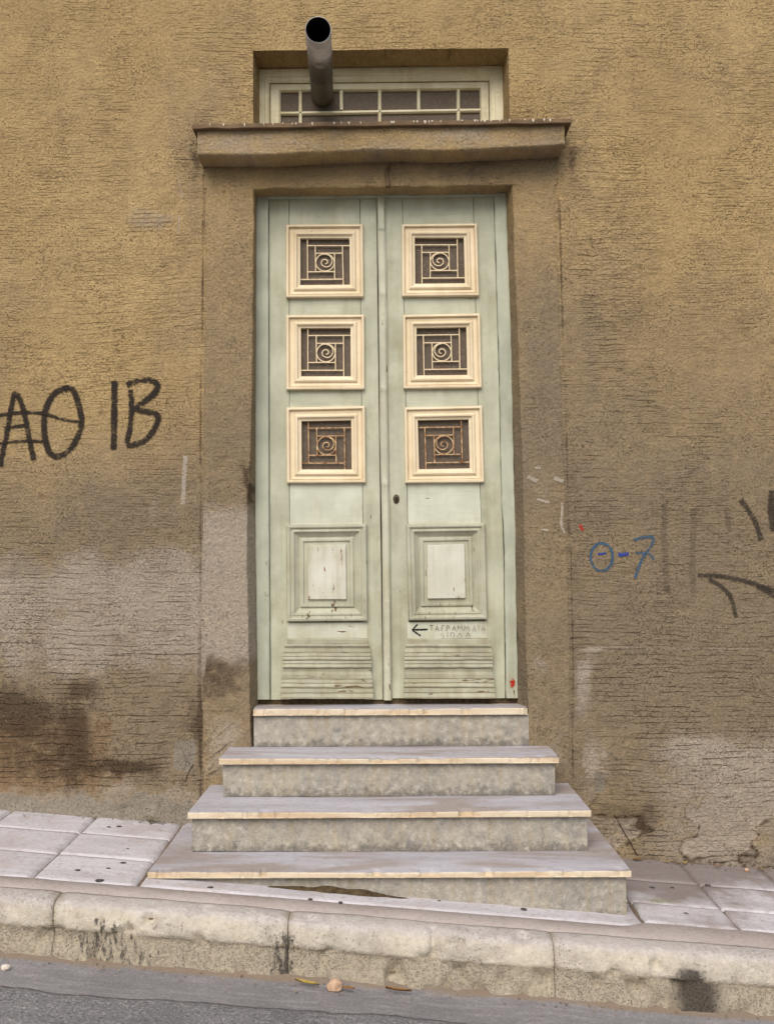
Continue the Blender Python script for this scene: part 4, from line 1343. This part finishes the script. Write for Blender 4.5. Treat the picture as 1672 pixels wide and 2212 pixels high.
for j in range(R_ - 1):
    for i in range(5):
        F.append((j * 6 + i, j * 6 + i + 1, (j + 1) * 6 + i + 1, (j + 1) * 6 + i))
mesh('cover_strip', VV, F, M['strip'], leafR)
# keyhole plate
kc = P(856, 1078, YD - .004)
V = [(kc[0], YD - .012, kc[1])]
for k in range(20):
    a = 2 * math.pi * k / 20
    V.append((kc[0] + .012 * math.cos(a), YD - .009, kc[1] + .019 * math.sin(a)))
for k in range(20):
    a = 2 * math.pi * k / 20
    V.append((kc[0] + .0165 * math.cos(a), YD + .002, kc[1] + .0235 * math.sin(a)))
F = [(0, 1 + (k + 1) % 20, 1 + k) for k in range(20)] + [(1 + k, 1 + (k + 1) % 20, 21 + (k + 1) % 20, 21 + k) for k in range(20)]
mesh('keyhole_plate', V, F, M['bronze'], leafR)
tube('keyhole', [(kc[0], YD - .0135, kc[1] + .008), (kc[0], YD - .0135, kc[1] - .008)], .0035, M['soot'], leafR, 8)


# ------------------------------------------------------------------ painted marks
def stroke_mesh(name, strokes, conv, mat, parent, Yf, lift=.003):
    """paint films: each stroke a ribbon following the surface (uv: along, across)"""
    V, F, UV = [], [], []
    for si, (pts, wd) in enumerate(strokes):
        cp = crom(pts, 10)
        pw = [P(*conv(*p), 0 if Yf is None else Yf) for p in cp]
        L = len(pw)
        for i, (x, z) in enumerate(pw):
            a = pw[max(i - 1, 0)]; b = pw[min(i + 1, L - 1)]
            t = np.array([b[0] - a[0], b[1] - a[1]]); t = t / (np.linalg.norm(t) + 1e-9)
            nn = np.array([-t[1], t[0]])
            for s in (-.5, -.25, 0, .25, .5):
                xx, zz = x + nn[0] * wd * s, z + nn[1] * wd * s
                y = (-float(wall_disp(np.array([xx]), np.array([zz]))[0]) if Yf is None else Yf) - lift - .0006 * si
                V.append((xx, y, zz)); UV.append((i / 10.0, s + .5))
        o = len(V) - L * 5
        for i in range(L - 1):
            for k in range(4):
                F.append((o + i * 5 + k, o + (i + 1) * 5 + k, o + (i + 1) * 5 + k + 1, o + i * 5 + k + 1))
    ob = mesh(name, V, F, mat, parent)
    uvl = ob.data.uv_layers.new(name='UVMap')
    li = np.zeros(len(ob.data.loops), np.int32)
    ob.data.loops.foreach_get('vertex_index', li)
    uvl.data.foreach_set('uv', np.array(UV, np.float32)[li].ravel())
    return ob


ZA0 = lambda zx, zy: (zx, zy)
GL = lambda zx, zy: (.3426 * zx, 769.7 + .3426 * zy)
GR = lambda zx, zy: (1091.9 + .3469 * zx, 984.5 + .3469 * zy)
el = lambda cx, cy, rx, ry, a0=-90, a1=275, n=15: [(cx + rx * math.cos(math.radians(a)), cy + ry * math.sin(math.radians(a))) for a in np.linspace(a0, a1, n)]
W0 = .038
tag(stroke_mesh('graffiti', [([(5, 695), (50, 480), (85, 270), (108, 240), (150, 330), (190, 520), (218, 655)], W0), ([(30, 455), (165, 435)], W0 * .75),
                             ([(440, 198), (350, 232), (295, 330), (282, 450), (305, 580), (360, 632), (440, 590), (500, 490), (517, 400), (492, 280), (455, 205), (400, 205)], W0 * 1.15),
                             ([(-40, 378), (150, 355), (290, 365), (400, 398), (520, 415)], W0 * .62), ([(-40, 555), (150, 535), (310, 540)], W0 * .5)], GL, M['black_paint'], house, None), 'black sprayed letters A and theta, struck through')
tag(stroke_mesh('graffiti', [([(724, 155), (720, 590)], W0 * 1.15), ([(825, 210), (832, 330), (820, 460), (800, 548)], W0),
                             ([(800, 182), (860, 158), (945, 150), (995, 185), (960, 250), (860, 325), (910, 345), (980, 362), (1000, 400), (960, 480), (900, 540), (800, 568)], W0 * 1.1)], GL, M['black_paint'], house, None), 'black sprayed letters I and B')
tag(stroke_mesh('graffiti', [(el(597, 630, 68, 86), .019), ([(795, 525), (850, 510), (912, 508), (905, 560), (850, 640), (805, 760)], .020), ([(805, 605), (890, 610), (922, 645)], .016)], GR, M['blue_paint'], house, None), 'blue marker theta and seven')
stroke_mesh('graffiti', [([(572, 614), (622, 606)], .016), ([(700, 616), (765, 611)], .024)], GR, M['blue_dark'], house, None)
tag(stroke_mesh('graffiti', [([(1462, 275), (1510, 340), (1560, 430), (1588, 528)], W0 * 1.0), ([(1655, 215), (1655, 350), (1668, 470)], W0 * 1.4), ([(1690, 540), (1700, 620)], W0),
                             ([(1195, 742), (1330, 748), (1450, 770), (1560, 800), (1700, 850)], W0 * .8), ([(1560, 815), (1640, 850), (1700, 900)], W0 * .9), ([(1265, 768), (1340, 812), (1400, 880), (1432, 1005)], W0 * .8)], GR, M['worn_black'], house, None), 'black sprayed strokes of a cut off word')
stroke_mesh('graffiti', [([(1385, 320), (1380, 400), (1398, 475)], W0 * 1.1), ([(985, 290), (988, 380), (984, 480), (992, 600), (998, 740), (1008, 860)], W0 * 1.2), ([(1168, 330), (1165, 500), (1160, 700), (1168, 880)], W0 * 1.2)], GR, M['faint_paint'], house, None)
stroke_mesh('paint_streak', [([(1172, 628), (1168, 690), (1163, 800), (1155, 935)], .034)], GL, M['white_paint'], house, None)
for s_ in (([(350, 290), (350, 350), (345, 420), (365, 485)], .016), ([(222, 458), (265, 465)], .016), ([(135, 130), (200, 160)], .03), ([(300, 140), (360, 160)], .026), ([(195, 270), (270, 290)], .022), ([(185, 75), (215, 80)], .018)):
    stroke_mesh('paint_streak', [s_], GR, M['white_paint'], house, YS - .004)
stroke_mesh('paint_streak', [([(462, 430), (480, 465)], .018)], GR, M['red_paint'], house, None)
ZA = lambda zx, zy: (zx, zy)
for s_ in (([(388, 465), (386, 505)], .008), ([(389, 390), (389, 402)], .007), ([(392, 410), (394, 425)], .009)):
    stroke_mesh('paint_streak', [s_], ZA, M['white_paint'], house, None)
# scratches scored into the patched foot of the left jamb, and open cracks
Z8 = lambda zx, zy: (393.8 + .3397 * zx, 948.8 + .3397 * zy)
for s_ in (([(150, 2040), (230, 1985), (312, 1918)], .0055), ([(138, 1960), (175, 1895), (228, 1818)], .004), ([(165, 1935), (250, 1865), (330, 1798)], .0035), ([(150, 2140), (200, 2115), (250, 2085)], .006), ([(150, 2010), (170, 1965)], .003), ([(115, 1722), (260, 1728), (330, 1722)], .004)):
    stroke_mesh('scratch', [s_], Z8, M['crackline'], house, YS - .005, .002)
for s_ in (([(250, 1412), (300, 1411), (360, 1413), (431, 1411)], .005), ([(236, 1416), (252, 1413)], .003), ([(1325, 1757), (1345, 1793), (1357, 1814), (1374, 1846)], .011), 
           ([(420, 1650), (408, 1668), (401, 1690)], .009), ([(391, 1612), (402, 1640), (399, 1662)], .0025), ([(402, 1640), (414, 1655)], .0025)):
    stroke_mesh('crack', [s_], ZA0, M['crackline'], house, None, .004)
for k in range(7):
    y = 452 + 9.5 * k
    w_ = [34, 44, 62, 66, 60, 64, 46][k]
    stroke_mesh('score_line', [([(324 - w_ * .8, y + 1), (320, y), (324 + w_ * .75, y - 1.5)], .0035)], ZA0, M['crackline'], house, None, .003)
# door writing
Z7 = lambda zx, zy: (859.2 + .1713 * zx, 1306.7 + .1713 * zy)
YW = YD - .002
tag(stroke_mesh('painted_arrow', [([(375, 310), (185, 315)], .0125), ([(250, 245), (180, 315)], .010), ([(185, 318), (285, 388)], .0115)], Z7, M['ink'], leafR, YW, .0015), 'black arrow pointing left')
GLY = {'T': [[(0, 0), (1, 0)], [(.5, 0), (.5, 1)]], 'A': [[(0, 1), (.5, 0)], [(.5, 0), (1, 1)], [(.22, .62), (.78, .62)]], 'G': [[(.1, 1), (.1, 0)], [(.1, 0), (.9, 0)]],
       'P': [[(.1, 1), (.1, 0)], [(.1, 0), (.8, .05), (.85, .4), (.1, .5)]], 'M': [[(0, 1), (.15, 0)], [(.15, 0), (.5, .6)], [(.5, .6), (.85, 0)], [(.85, 0), (1, 1)]],
       'D': [[(0, 1), (.5, 0)], [(.5, 0), (1, 1)], [(0, 1), (1, 1)]], 'I': [[(.5, 0), (.5, 1)]], 'Q': [[(0, 1), (0, 0)], [(0, 0), (1, 0)], [(1, 0), (1, 1)]], 'L': [[(0, 1), (.5, 0)], [(.5, 0), (1, 1)]]}
S = []
for ch, x0, x1, y0, y1 in [('T', 405, 445, 262, 328), ('A', 470, 520, 268, 330), ('G', 548, 590, 262, 328), ('P', 610, 655, 262, 326), ('A', 680, 735, 262, 326), ('M', 748, 810, 258, 322), ('M', 830, 895, 258, 322), ('A', 935, 985, 262, 326), ('T', 992, 1035, 262, 322), ('A', 1048, 1100, 262, 322),
                           ('D', 528, 580, 352, 405), ('I', 605, 640, 345, 405), ('Q', 665, 705, 348, 405), ('L', 745, 805, 348, 403), ('A', 850, 910, 345, 400)]:
    for s_ in GLY[ch]:
        S.append(([(x0 + (x1 - x0) * a, y0 + (y1 - y0) * b) for a, b in s_], .0042))
tag(stroke_mesh('handwriting', S, Z7, M['ink_faint'], leafR, YW + .002, .002), 'two faded lines of Greek capitals')
rc = P(*Z7(1442, 985), YFR)
V, F, UVd = [(rc[0], YFR - .0035, rc[1])], [], [(0, .5)]
for j, rr_ in enumerate((.010, .020, .030)):
    for k in range(20):
        a = 2 * math.pi * k / 20
        V.append((rc[0] + rr_ * .62 * math.cos(a), YFR - .0035, rc[1] + rr_ * math.sin(a))); UVd.append((k / 10, .5 + .5 * (j + 1) / 3))
for k in range(20):
    F.append((0, 1 + (k + 1) % 20, 1 + k))
    for j in range(2):
        F.append((1 + j * 20 + k, 1 + j * 20 + (k + 1) % 20, 21 + j * 20 + (k + 1) % 20, 21 + j * 20 + k))
rb = mesh('paint_spot', V, F, M['red_paint'], fr2)
ul = rb.data.uv_layers.new(name='UVMap')
for lp in rb.data.loops:
    ul.data[lp.index].uv = UVd[lp.vertex_index]

# ------------------------------------------------------------------ entrance steps
steps = empty('entrance_steps', (0, -.4, pave(0, -.4)))
tag(steps, 'four marble entrance steps widening downwards under the green door', 'steps')


def rel(o, root=steps):
    o.parent = root
    o.matrix_parent_inverse = root.matrix_world.inverted()
    return o


bpy.context.view_layer.update()
TR = [((546, 1531.5), (1140, 1529), 14.5, -.030, YD + .03), ((472.8, 1639), (1208, 1635.6), 12.5, -.312, .005), ((405.5, 1755), (1277, 1750.6), 13.5, -.575, .005), ((318.7, 1884), (1364, 1881), 13.5, -.838, .012)]
RS = [((549, 1546), (1142, 1543.5)), ((482, 1651), (1198, 1648)), ((415, 1769), (1268, 1764)), ((330, 1898), (1352, 1895))]


def tread(l, r, th, yf, yb, seed):
    a, b = P(l[0], l[1], yf), P(r[0], r[1], yf)
    t = th * (yf - CAM[1]) / FPX
    N = 170
    xs = [a[0], a[0] + .003] + list(np.linspace(a[0] + .02, b[0] - .02, N)) + [b[0] - .003, b[0]]
    V, F, mi = [], [], []
    prof = [(yb, -t), (yf + .001, -t), (yf, -t + .003), (yf, -.005), (yf + .0015, -.0012), (yf + .006, 0), (yf + .06, .0), (yf + .15, .0), (yb, 0)]
    for i, x in enumerate(xs):
        u = (x - a[0]) / (b[0] - a[0])
        z0 = a[1] + (b[1] - a[1]) * u
        endk = (.004 if i in (0, len(xs) - 1) else 0)
        for k, (y, dz) in enumerate(prof):
            ch = (max(0, float(fbm(x * 14, seed * 3.1, 181, 3)) - .58) * .08 + max(0, float(fbm(x * 45, seed * 2.1, 187, 2)) - .66) * .04) if 2 <= k <= 5 else 0
            wv = .0022 * (float(fbm(x * 3.5, seed, 183, 3)) - .5) * 2
            wear = -.004 * math.exp(-((u - .5) / .22) ** 2) * (3 <= k <= 6)
            yy = y + ch + (wv if 0 < k < 8 else 0) + (endk if 1 <= k <= 5 else 0)
            V.append((x, yy, z0 + dz + wear * (0 if k < 3 else 1) - ch * .5 * (k in (4, 5)) - (endk * .5 if k in (5, 6, 7, 8) else 0)))
    K = len(prof)
    for i in range(len(xs) - 1):
        for k in range(K):
            k2 = (k + 1) % K
            F.append((i * K + k, i * K + k2, (i + 1) * K + k2, (i + 1) * K + k))
            mi.append(1 if k in (1, 2, 3) else 0)
    F.append(tuple(reversed(range(K)))); mi.append(1)
    F.append(tuple(range((len(xs) - 1) * K, len(xs) * K))); mi.append(1)
    F = [tuple(reversed(f)) for f in F]
    return rel(mesh('tread', V, F, [M['marble'], M['marble_warm_lit']], mats=mi)), a[1] - t


zbots = []
for k, (l, r, th, yf, yb) in enumerate(TR):
    o, zb = tread(l, r, th, yf, yb, k)
    zbots.append((zb, l, r, yf, th))
for k, (l, r) in enumerate(RS):
    yf = TR[k][3] + (.020 if k == 0 else .028)
    a, b = P(*l, yf), P(*r, yf)
    zt1, zt2 = a[1] + .004, b[1] + .004
    # head of the riser just meets the underside of its tread
    tl = P(*TR[k][0], TR[k][3]); tr_ = P(*TR[k][1], TR[k][3]); tt = TR[k][2] * (TR[k][3] - CAM[1]) / FPX
    zt1, zt2 = tl[1] - tt - .0005, tr_[1] - tt - .0005
    if k < 3:
        zb = P(*TR[k + 1][0], TR[k + 1][3])[1] + .0004, P(*TR[k + 1][1], TR[k + 1][3])[1] + .0004
    else:
        zb = zt1 - .20, pave(b[0], yf) - .03
    yb = .16 if k == 0 else .004
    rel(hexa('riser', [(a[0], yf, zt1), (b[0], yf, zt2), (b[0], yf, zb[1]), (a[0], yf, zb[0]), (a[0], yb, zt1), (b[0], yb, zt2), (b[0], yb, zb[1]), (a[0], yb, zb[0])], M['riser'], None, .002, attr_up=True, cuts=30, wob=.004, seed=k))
# dark dirt packed in the gap under the lowest tread
V, F = [], []
for i in range(60):
    x = -.55 + i * .0125
    z1 = P(*TR[3][0], -.838)[1] - .031
    z0 = pave(x, -.84)
    hgt = max(min(z1 - z0, .02), 0) * (.2 + .9 * float(fbm(x * 16, 1.0, 191, 3))) * float(sstep(-.50, -.28, x) * sstep(.02, -.12, x))
    V += [(x, -.812, z0 + hgt), (x, -.822 - .01 * float(vnoise(x * 30, 0, 3)), z0 + hgt * .6), (x, -.830 - hgt * .7 - .004 * float(vnoise(x * 40, 2, 3)), z0 - .006)]
for i in range(59):
    for k in range(2):
        F.append((i * 3 + k, i * 3 + k + 1, (i + 1) * 3 + k + 1, (i + 1) * 3 + k))
dg = mesh('packed_dirt', V, F, M['dirt'], smooth=True)
rel(dg)

# ------------------------------------------------------------------ flue pipe through the transom
y0p, y1p = YT + .055, -.63
a, b = P(697, 209, y0p), P(687.5, 64, y1p)
flue = tag(empty('flue_pipe', (a[0], y0p, a[1])), 'round soot blackened metal flue pipe sticking out through the transom window', 'flue pipe')
A_, B_ = Vector((a[0], y0p, a[1])), Vector((b[0], y1p, b[1]))
R0, R1 = .0545, .0545
ax = (B_ - A_).normalized()
sx_ = ax.cross(Vector((0, 0, 1))).normalized(); sz_ = sx_.cross(ax)
bpy.context.view_layer.update()


def lathe(name, prof, mat, n=40):
    V, F = [], []
    for s, r in prof:
        for k in range(n):
            an = 2 * math.pi * k / n
            V.append(A_ + ax * s + sx_ * r * math.cos(an) + sz_ * r * math.sin(an))
    for i in range(len(prof) - 1):
        for k in range(n):
            F.append((i * n + k, i * n + (k + 1) % n, (i + 1) * n + (k + 1) % n, (i + 1) * n + k))
    return rel(mesh(name, V, F, mat, smooth=True), flue)


Lp = (B_ - A_).length
lathe('pipe', [(0, R0), (Lp * .38, R0), (Lp * .381, R0 + .0012), (Lp * .40, R0 + .0012), (Lp * .401, R0 + .0004), (Lp - .004, R1), (Lp, R1 - .0005), (Lp, R1 - .002)], M['pipe'])
lathe('inner_lining', [(Lp, R1 - .002), (Lp - .01, R1 - .0025), (.05, R0 - .0025), (.05, .0)], M['soot'])

# ------------------------------------------------------------------ small things on the ground
def blob_rock(name, loc, r, mat, seed, sq=(1, .8, .75)):
    bm = bmesh.new()
    bmesh.ops.create_icosphere(bm, subdivisions=2, radius=1)
    for v in bm.verts:
        k = 1 + .55 * (float(fbm(v.co.x * 1.3 + seed, v.co.y * 1.3 + v.co.z * 1.7, 201, 2)) - .5)
        v.co = Vector((v.co.x * sq[0], v.co.y * sq[1], v.co.z * sq[2])) * k * r
    me = bpy.data.meshes.new(name)
    bm.to_mesh(me); bm.free()
    o = link(name, me, mat)
    o.location = (loc[0], loc[1], loc[2] + r * sq[2] * .75)
    return o


RZ0 = road_z(0, 0)
q = (P(724, 2110, -1.245)[0], -1.245, road_z(P(724, 2110, -1.245)[0], 0) + .003)
tag(blob_rock('stone', q, .030, M['stone'], 3), 'tan angular stone lying in the gutter against the kerb', 'stone')
q = (P(13, 2093, -1.30)[0], -1.30, road_z(P(13, 2093, -1.30)[0], 0) + .003)
tag(blob_rock('pebble', q, .016, M['pebble'], 9), 'white pebble in the gutter at the left edge of the photo', 'pebble')
for i, (px, py) in enumerate([(436, 2183 - 10), (646, 2160 + 40), (672, 2148)]):
    pass


def leaf_mesh(name, loc, ln, wd, ang, mat, curl=.3, seed=0):
    V, F = [], []
    for i, t in enumerate(np.linspace(0, 1, 7)):
        hw = wd * math.sin(math.pi * min(max(t, .03), .97)) ** .7
        for k, s in enumerate((-1, 0, 1)):
            x = (t - .5) * ln; y = s * hw * .5
            V.append((x, y, .003 + curl * ln * (abs(s) * .25 + .5 * (t - .5) ** 2) + .002))
    for i in range(6):
        for k in range(2):
            F.append((i * 3 + k, i * 3 + k + 1, (i + 1) * 3 + k + 1, (i + 1) * 3 + k))
    o = mesh(name, V, F, mat, smooth=True)
    o.location = loc; o.rotation_euler = (random.uniform(-.15, .15), .09 + random.uniform(-.1, .1), ang)
    return o


tag(leaf_mesh('dry_leaf', (P(663, 2105, -1.235)[0], -1.235, road_z(P(663, 2105, -1.235)[0], 0) + .012), .085, .018, -.1, M['leaf_y']), 'long yellowish leaf in the gutter beside the tan stone', 'leaf')
tag(leaf_mesh('dry_leaf', (P(752, 2117, -1.25)[0], -1.25, road_z(P(752, 2117, -1.25)[0], 0) + .012), .05, .016, -.25, M['leaf']), 'orange brown leaf in the gutter touching the tan stone', 'leaf')
tag(leaf_mesh('dry_leaf', (P(860, 2120, -1.235)[0], -1.235, road_z(P(860, 2120, -1.235)[0], 0) + .012), .09, .014, -.15, M['leaf']), 'thin brown leaf scrap under the middle kerb stone', 'leaf')
tag(leaf_mesh('dry_leaf', (P(1375, 1852, -.03)[0], -.05, pave(1.13, -.05) + .003), .055, .022, .3, M['leaf']), 'brown leaf in the corner of steps and wall', 'leaf')
for i, px in enumerate([1440, 1456, 1478, 1545, 1640]):
    x = P(px, 1868, -.04)[0]
    tag(leaf_mesh('dry_leaf', (x, -.05 - .01 * (i % 2), pave(x, -.05) + .004), .035 + .01 * (i % 3), .014, random.uniform(-1, 1), M['leaf'] if i % 2 else M['leaf_y']),
        ['first', 'second', 'third', 'fourth', 'last'][i] + ' dry leaf scrap along the wall foot, counted from the steps', 'leaf', 'leaf scraps along the right wall foot')
x = P(1610, 1872, -.06)[0]
tag(blob_rock('pebble', (x, -.07, pave(x, -.07)), .012, M['stone'], 5), 'small yellowish pebble at the foot of the wall right of the steps', 'pebble')
# weed in the joint by the wall
wx_, wz_ = P(328, 1782, -.06)
weed = tag(empty('weed', (wx_, -.07, pave(wx_, -.07))), 'small dusty weed growing where wall meets pavement', 'weed')
bpy.context.view_layer.update()
for part_, n_, hmax in (('leaves', 46, .035),):
    V, F = [], []
    for i in range(n_):
        a = random.uniform(0, 6.28); r = random.uniform(.0, .06); h = random.uniform(.004, hmax) * (1 - r / .09)
        cx_, cy_ = wx_ + r * math.cos(a) * 1.1, -.07 + r * math.sin(a) * .35
        cz_ = pave(cx_, cy_) + h
        d = Vector((math.cos(a), math.sin(a) * .6, random.uniform(-.2, .6))).normalized() * random.uniform(.008, .02)
        s = Vector((-d.y, d.x, random.uniform(-.005, .005))).normalized() * random.uniform(.003, .006)
        c = Vector((cx_, cy_, cz_)); o = len(V)
        V += [c - d * .5, c + s, c + d * .6, c - s]
        F.append((o, o + 1, o + 2, o + 3))
    rel(mesh(part_, V, F, M['weed']), weed)

# trodden gum on the paving
Z5 = lambda zx, zy: (.3933 * zx, 1342.5 + .3933 * zy)
Z6 = lambda zx, zy: (1074 + .3933 * zx, 1342.5 + .3933 * zy)
ZB = lambda zx, zy: (537 + .3747 * zx, 1790 + .3747 * zy)
G1 = [Z5(657, 1127), Z5(600, 1130), Z5(703, 1252), Z5(678, 1327), Z5(597, 1358), Z5(550, 1424), Z5(430, 1368)]
G2 = [Z5(1157, 1463), ZB(355, 408), ZB(530, 427), ZB(1585, 465)]
G3 = [Z6(850, 1463), Z6(960, 1463), Z6(1035, 1605), Z6(1155, 1450)]
LABS = [['right one of the pair of dark gum spots below the weed', 'left one of the pair of dark gum spots below the weed', 'dark gum spot in the middle row of slabs left of the steps', 'dark gum spot on the front row slab just under the joint, left of the steps',
         'dark gum spot between the largest one and the joint, left of the steps', 'largest dark gum spot, near the front edge of the slab left of the steps', 'tiny dark gum spot furthest from the steps on the front row slab'],
        ['leftmost dark gum spot on the long slab before the lowest step', 'second dark gum spot from the left on the long slab before the steps', 'third dark gum spot from the left on the long slab before the steps', 'rightmost dark gum spot on the long slab before the lowest step'],
        ['dark gum spot on the slab right beside the lowest step', 'dark gum spot a hand right of the one beside the lowest step', 'dark gum spot on the front row slab right of the steps', 'dark gum spot on the joint crossing right of the steps']]
for labs, lst in zip(LABS, (G1, G2, G3)):
    for i, (px, py) in enumerate(lst):
        c = PL(px, py, GA, GB, GC)
        r = .009 if i % 3 else .012
        if lst is G1 and i == 5: r = .017
        V = [(c[0], c[1], pave(c[0], c[1]) + .0035)]
        for k in range(12):
            a = 2 * math.pi * k / 12; rr = r * random.uniform(.8, 1.15)
            x, y = c[0] + rr * math.cos(a), c[1] + rr * math.sin(a)
            V.append((x, y, pave(x, y) + .0022))
        for k in range(12):
            V.append((V[1 + k][0], V[1 + k][1], V[1 + k][2] - .006))
        F = [(0, 1 + k, 1 + (k + 1) % 12) for k in range(12)] + [(1 + k, 13 + k, 13 + (k + 1) % 12, 1 + (k + 1) % 12) for k in range(12)]
        tag(mesh('gum_spot', V, F, M['gum'], smooth=False), labs[i], 'gum spot', 'gum spots trodden into the paving')

# grit and crumbs of plaster: nobody could count them
V, F = [], []
def crumb(x, y, z, r):
    o = len(V)
    for d in ((1, 0, 0), (-.5, .87, 0), (-.5, -.87, 0), (0, 0, .9)):
        V.append((x + d[0] * r * random.uniform(.6, 1.2), y + d[1] * r * random.uniform(.6, 1.2), z + d[2] * r * random.uniform(.6, 1.2)))
    F.extend([(o, o + 1, o + 3), (o + 1, o + 2, o + 3), (o + 2, o, o + 3)])
for i in range(900):
    x = random.uniform(-2, 2); t = random.random()
    if t < .35:
        y = -.02 - abs(random.gauss(0, .05)) if x < -.95 or x > 1.0 else None
        if y is None: continue
        crumb(x, y, pave(x, y) + .002, random.choice([.002, .003, .004, .006]))
    elif t < .6:
        y = -1.195 - abs(random.gauss(0, .04)); crumb(x, y, road_z(x, y) + .008, random.choice([.002, .003, .004, .007]))
    elif t < .85:
        y = random.uniform(-2.0, -1.2); crumb(x, y, road_z(x, y) + (.015 if y < -1.6 else .006), random.choice([.002, .002, .003, .005]))
    else:
        y = random.uniform(-.95, -.05)
        if abs(x) < .95 and y > -.86: continue
        crumb(x, y, pave(x, y) + .002, random.choice([.0015, .002, .003]))
mesh('grit', V, F, M['grit'])['kind'] = 'stuff'
